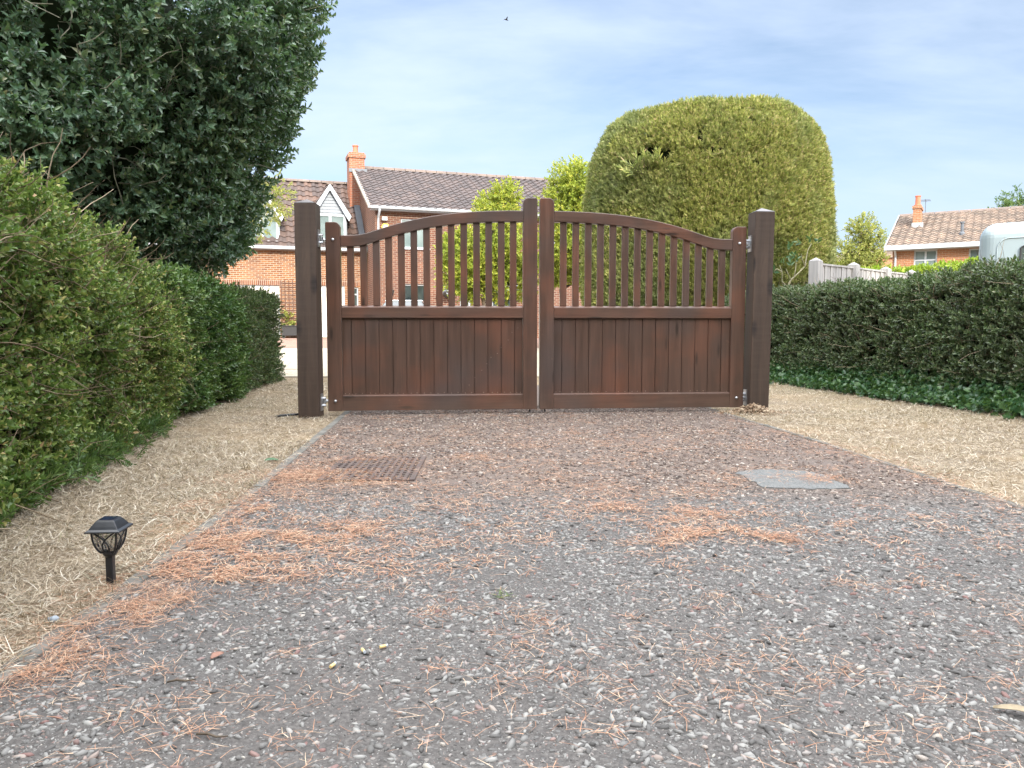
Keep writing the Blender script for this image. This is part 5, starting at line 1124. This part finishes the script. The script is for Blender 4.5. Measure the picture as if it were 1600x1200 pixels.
MB().tube([(.12, -e_ - .05, bE - .14), (.12, -.05, bE - .4), (.12, -.05, -.3)], .04, 8).build('downpipe', M['white'], bung)
cy_ = half * .62; cxa, cxb = qx(1419, cy_), qx(1430.5, cy_); ct2 = qz(327, 1425, cy_)
cb = MB(); cb.box(cxa, cxb, cy_ - .3, cy_ + .75, bE, ct2); cb.box(cxa - .04, cxb + .04, cy_ - .34, cy_ + .79, ct2, ct2 + .12); cbo = cb.build('chimney', M['brick_b'], bung)
MB().lathe([(.0001, 0), (.15, 0), (.15, .08), (.11, .1), (.10, .42), (.12, .44), (.12, .48), (.0001, .48)], 12, 0, Matrix.Translation(((cxa + cxb) / 2, cy_ + .1, ct2 + .122))).build('chimney_pot', M['terracotta'], cbo)
MB().box(cxa - .03, cxb + .12, cy_ - .36, cy_ - .302, qz(355, 1425, cy_) - .1, qz(355, 1425, cy_) + .15).build('flashing', M['white'], cbo)
ae = MB(); ax_, az_ = qx(1437, half), bR; ae.tube([(ax_, half, az_), (ax_, half, az_ + .75)], .015, 6)
for i in range(4): ae.tube([(ax_ - .2, half - .3 + .18 * i, az_ + .72), (ax_ + .2, half - .3 + .18 * i, az_ + .72)], .008, 5)
ae.tube([(ax_, half - .35, az_ + .735), (ax_, half + .4, az_ + .735)], .01, 5); ae.build('aerial', M['lead'], bung)
vx_ = qx(1495, 1.0); vz_ = bE + 1.0 * pb; MB().lathe([(.11, -.15), (.11, .05), (.06, .12), (.06, .45), (.085, .46), (.085, .52), (.0001, .53)], 10, 0, Matrix.Translation((vx_, 1.0, vz_ + .1))).build('vent_pipe', M['lead'], bung)

# far cottage roof
fc = at(1362, 405, 62); ch_ = empty('far_cottage', (fc.x, 62, 1.5), R(8), label='distant cottage with a plain tiled roof and red chimney pot', cat='house')
rz_ = at(1378, 389, 62).z - 1.5; ez_ = at(1378, 402, 62).z - 1.5
MB().box(0, 3.0, .2, 5.8, -.6, ez_).build('wall', M['brick_b'], ch_); MB().prism([(-.15, ez_), (3.15, ez_), (2.1, rz_ + .1), (.7, rz_ + .1)], -.1, 6, 'y').build('roof', M['tile_b'], ch_)
MB().box(1.05, 1.75, 2.6, 3.3, ez_, at(1372, 383, 62).z - 1.5).build('chimney', M['brick_b'], ch_); MB().lathe([(.0001, 0), (.2, 0), (.16, .75), (.0001, .75)], 10, 0, Matrix.Translation((1.4, 2.9, at(1372, 383, 62).z - 1.5))).build('chimney_pot', M['terracotta'], ch_)

# bird
p = at(791, 31, 40); bd = MB(); bd.tube([(-.11, 0, 0), (-.03, 0, .01), (.05, 0, .01), (.12, 0, .0)], [.01, .035, .03, .008], 8); bd.add([(-.03, 0, .02), (.05, 0, .02), (.0, .16, .08), (-.06, .30, .05), (-.05, .15, .06)], [(0, 1, 2, 4), (4, 2, 3)]); bd.add([(-.03, 0, .02), (.05, 0, .02), (.0, -.16, .08), (-.06, -.30, .05), (-.05, -.15, .06)], [(0, 4, 2, 1), (4, 3, 2)])
o = bd.build('bird', M['black'], loc=p, recalc=False); o.rotation_euler = (0, R(10), R(25)); tag(o, 'tiny dark bird flying high in the pale sky', 'bird')

# ================================================================== LIGHT, SKY, CAMERA
SUN_EL, SUN_D = R(26), Vector((.36, -1, 0)).normalized(); sdir = Vector((SUN_D.x * math.cos(SUN_EL), SUN_D.y * math.cos(SUN_EL), math.sin(SUN_EL)))
sl_ = bpy.data.lights.new('sun', 'SUN'); sl_.energy = 3.0; sl_.angle = R(.6); sl_.color = (1.0, .91, .78)
so_ = bpy.data.objects.new('sun', sl_); COL.objects.link(so_); so_.rotation_euler = sdir.to_track_quat('Z', 'Y').to_euler(); so_.location = sdir * 80
w = bpy.data.worlds.new('World'); scene.world = w; w.use_nodes = True; nt = w.node_tree; nt.nodes.clear()
class WT(NT):
    def __init__(s, t): s.t = t
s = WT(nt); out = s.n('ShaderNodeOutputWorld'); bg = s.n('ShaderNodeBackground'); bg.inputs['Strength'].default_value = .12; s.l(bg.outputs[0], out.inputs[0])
sk = s.n('ShaderNodeTexSky', sky_type='NISHITA'); sk.sun_disc = False; sk.sun_elevation = SUN_EL; sk.sun_rotation = math.atan2(SUN_D.x, SUN_D.y); sk.air_density = 1.0; sk.dust_density = 1.2; sk.ozone_density = 2.0
gen = s.n('ShaderNodeTexCoord').outputs['Generated']; xyz = s.sep(gen)
pl = s.n('ShaderNodeCombineXYZ'); zz = s.math('ADD', s.math('MAXIMUM', xyz[2], 0), .22); s.l(s.math('DIVIDE', xyz[0], zz), pl.inputs[0]); s.l(s.math('DIVIDE', xyz[1], zz), pl.inputs[1])
c1 = s.noise(s.mp(pl.outputs[0], (1, 1.5, 1), (3.1, .4, 0), (0, 0, .5)), 1.1, 6, .55, .4); c2 = s.noise(s.mp(pl.outputs[0], (1, 2.6, 1), (8, 2, 0), (0, 0, .9)), 1.7, 5, .6, .3)
mask = s.rng(s.math('ADD', s.math('MULTIPLY', c1, .65), s.math('MULTIPLY', c2, .35)),   .34, .62)
low = s.rng(xyz[2], .0, .30, 1, 0)
skyc = s.mix(1.0, sk.outputs[0], (1.0, 1.0, 1.0), 'MULTIPLY')
cl = s.mix(low, (5.3, 6.1, 7.4), (3.5, 4.6, 6.1))
front = s.mix(s.math('ADD', s.math('ADD', s.math('MULTIPLY', mask, .55), .16), s.math('MULTIPLY', low, .38)), skyc, cl)
# added bright sky overhead and behind the camera, fills the shade
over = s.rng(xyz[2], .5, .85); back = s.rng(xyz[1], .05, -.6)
shade_fill = s.math('MINIMUM', s.math('ADD', over, back), 1.0)
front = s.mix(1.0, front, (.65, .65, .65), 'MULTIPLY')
fin = s.mix(s.math('MULTIPLY', shade_fill, .92), front, (24.0, 24.3, 24.8))
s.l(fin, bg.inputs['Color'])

cam = bpy.data.cameras.new('camera'); cam.lens = 27.0; cam.sensor_width = 36; cam.clip_end = 3000; cam.clip_start = .05
co = bpy.data.objects.new('camera', cam); COL.objects.link(co); co.location = (0, 0, CAM_H); co.rotation_euler = (R(90) - PITCH, 0, 0); scene.camera = co
scene.view_settings.view_transform = 'Standard'; scene.view_settings.look = 'None'; scene.view_settings.exposure = 1.2; scene.view_settings.gamma = 1
scene.cycles.max_bounces = 8; scene.cycles.transparent_max_bounces = 8
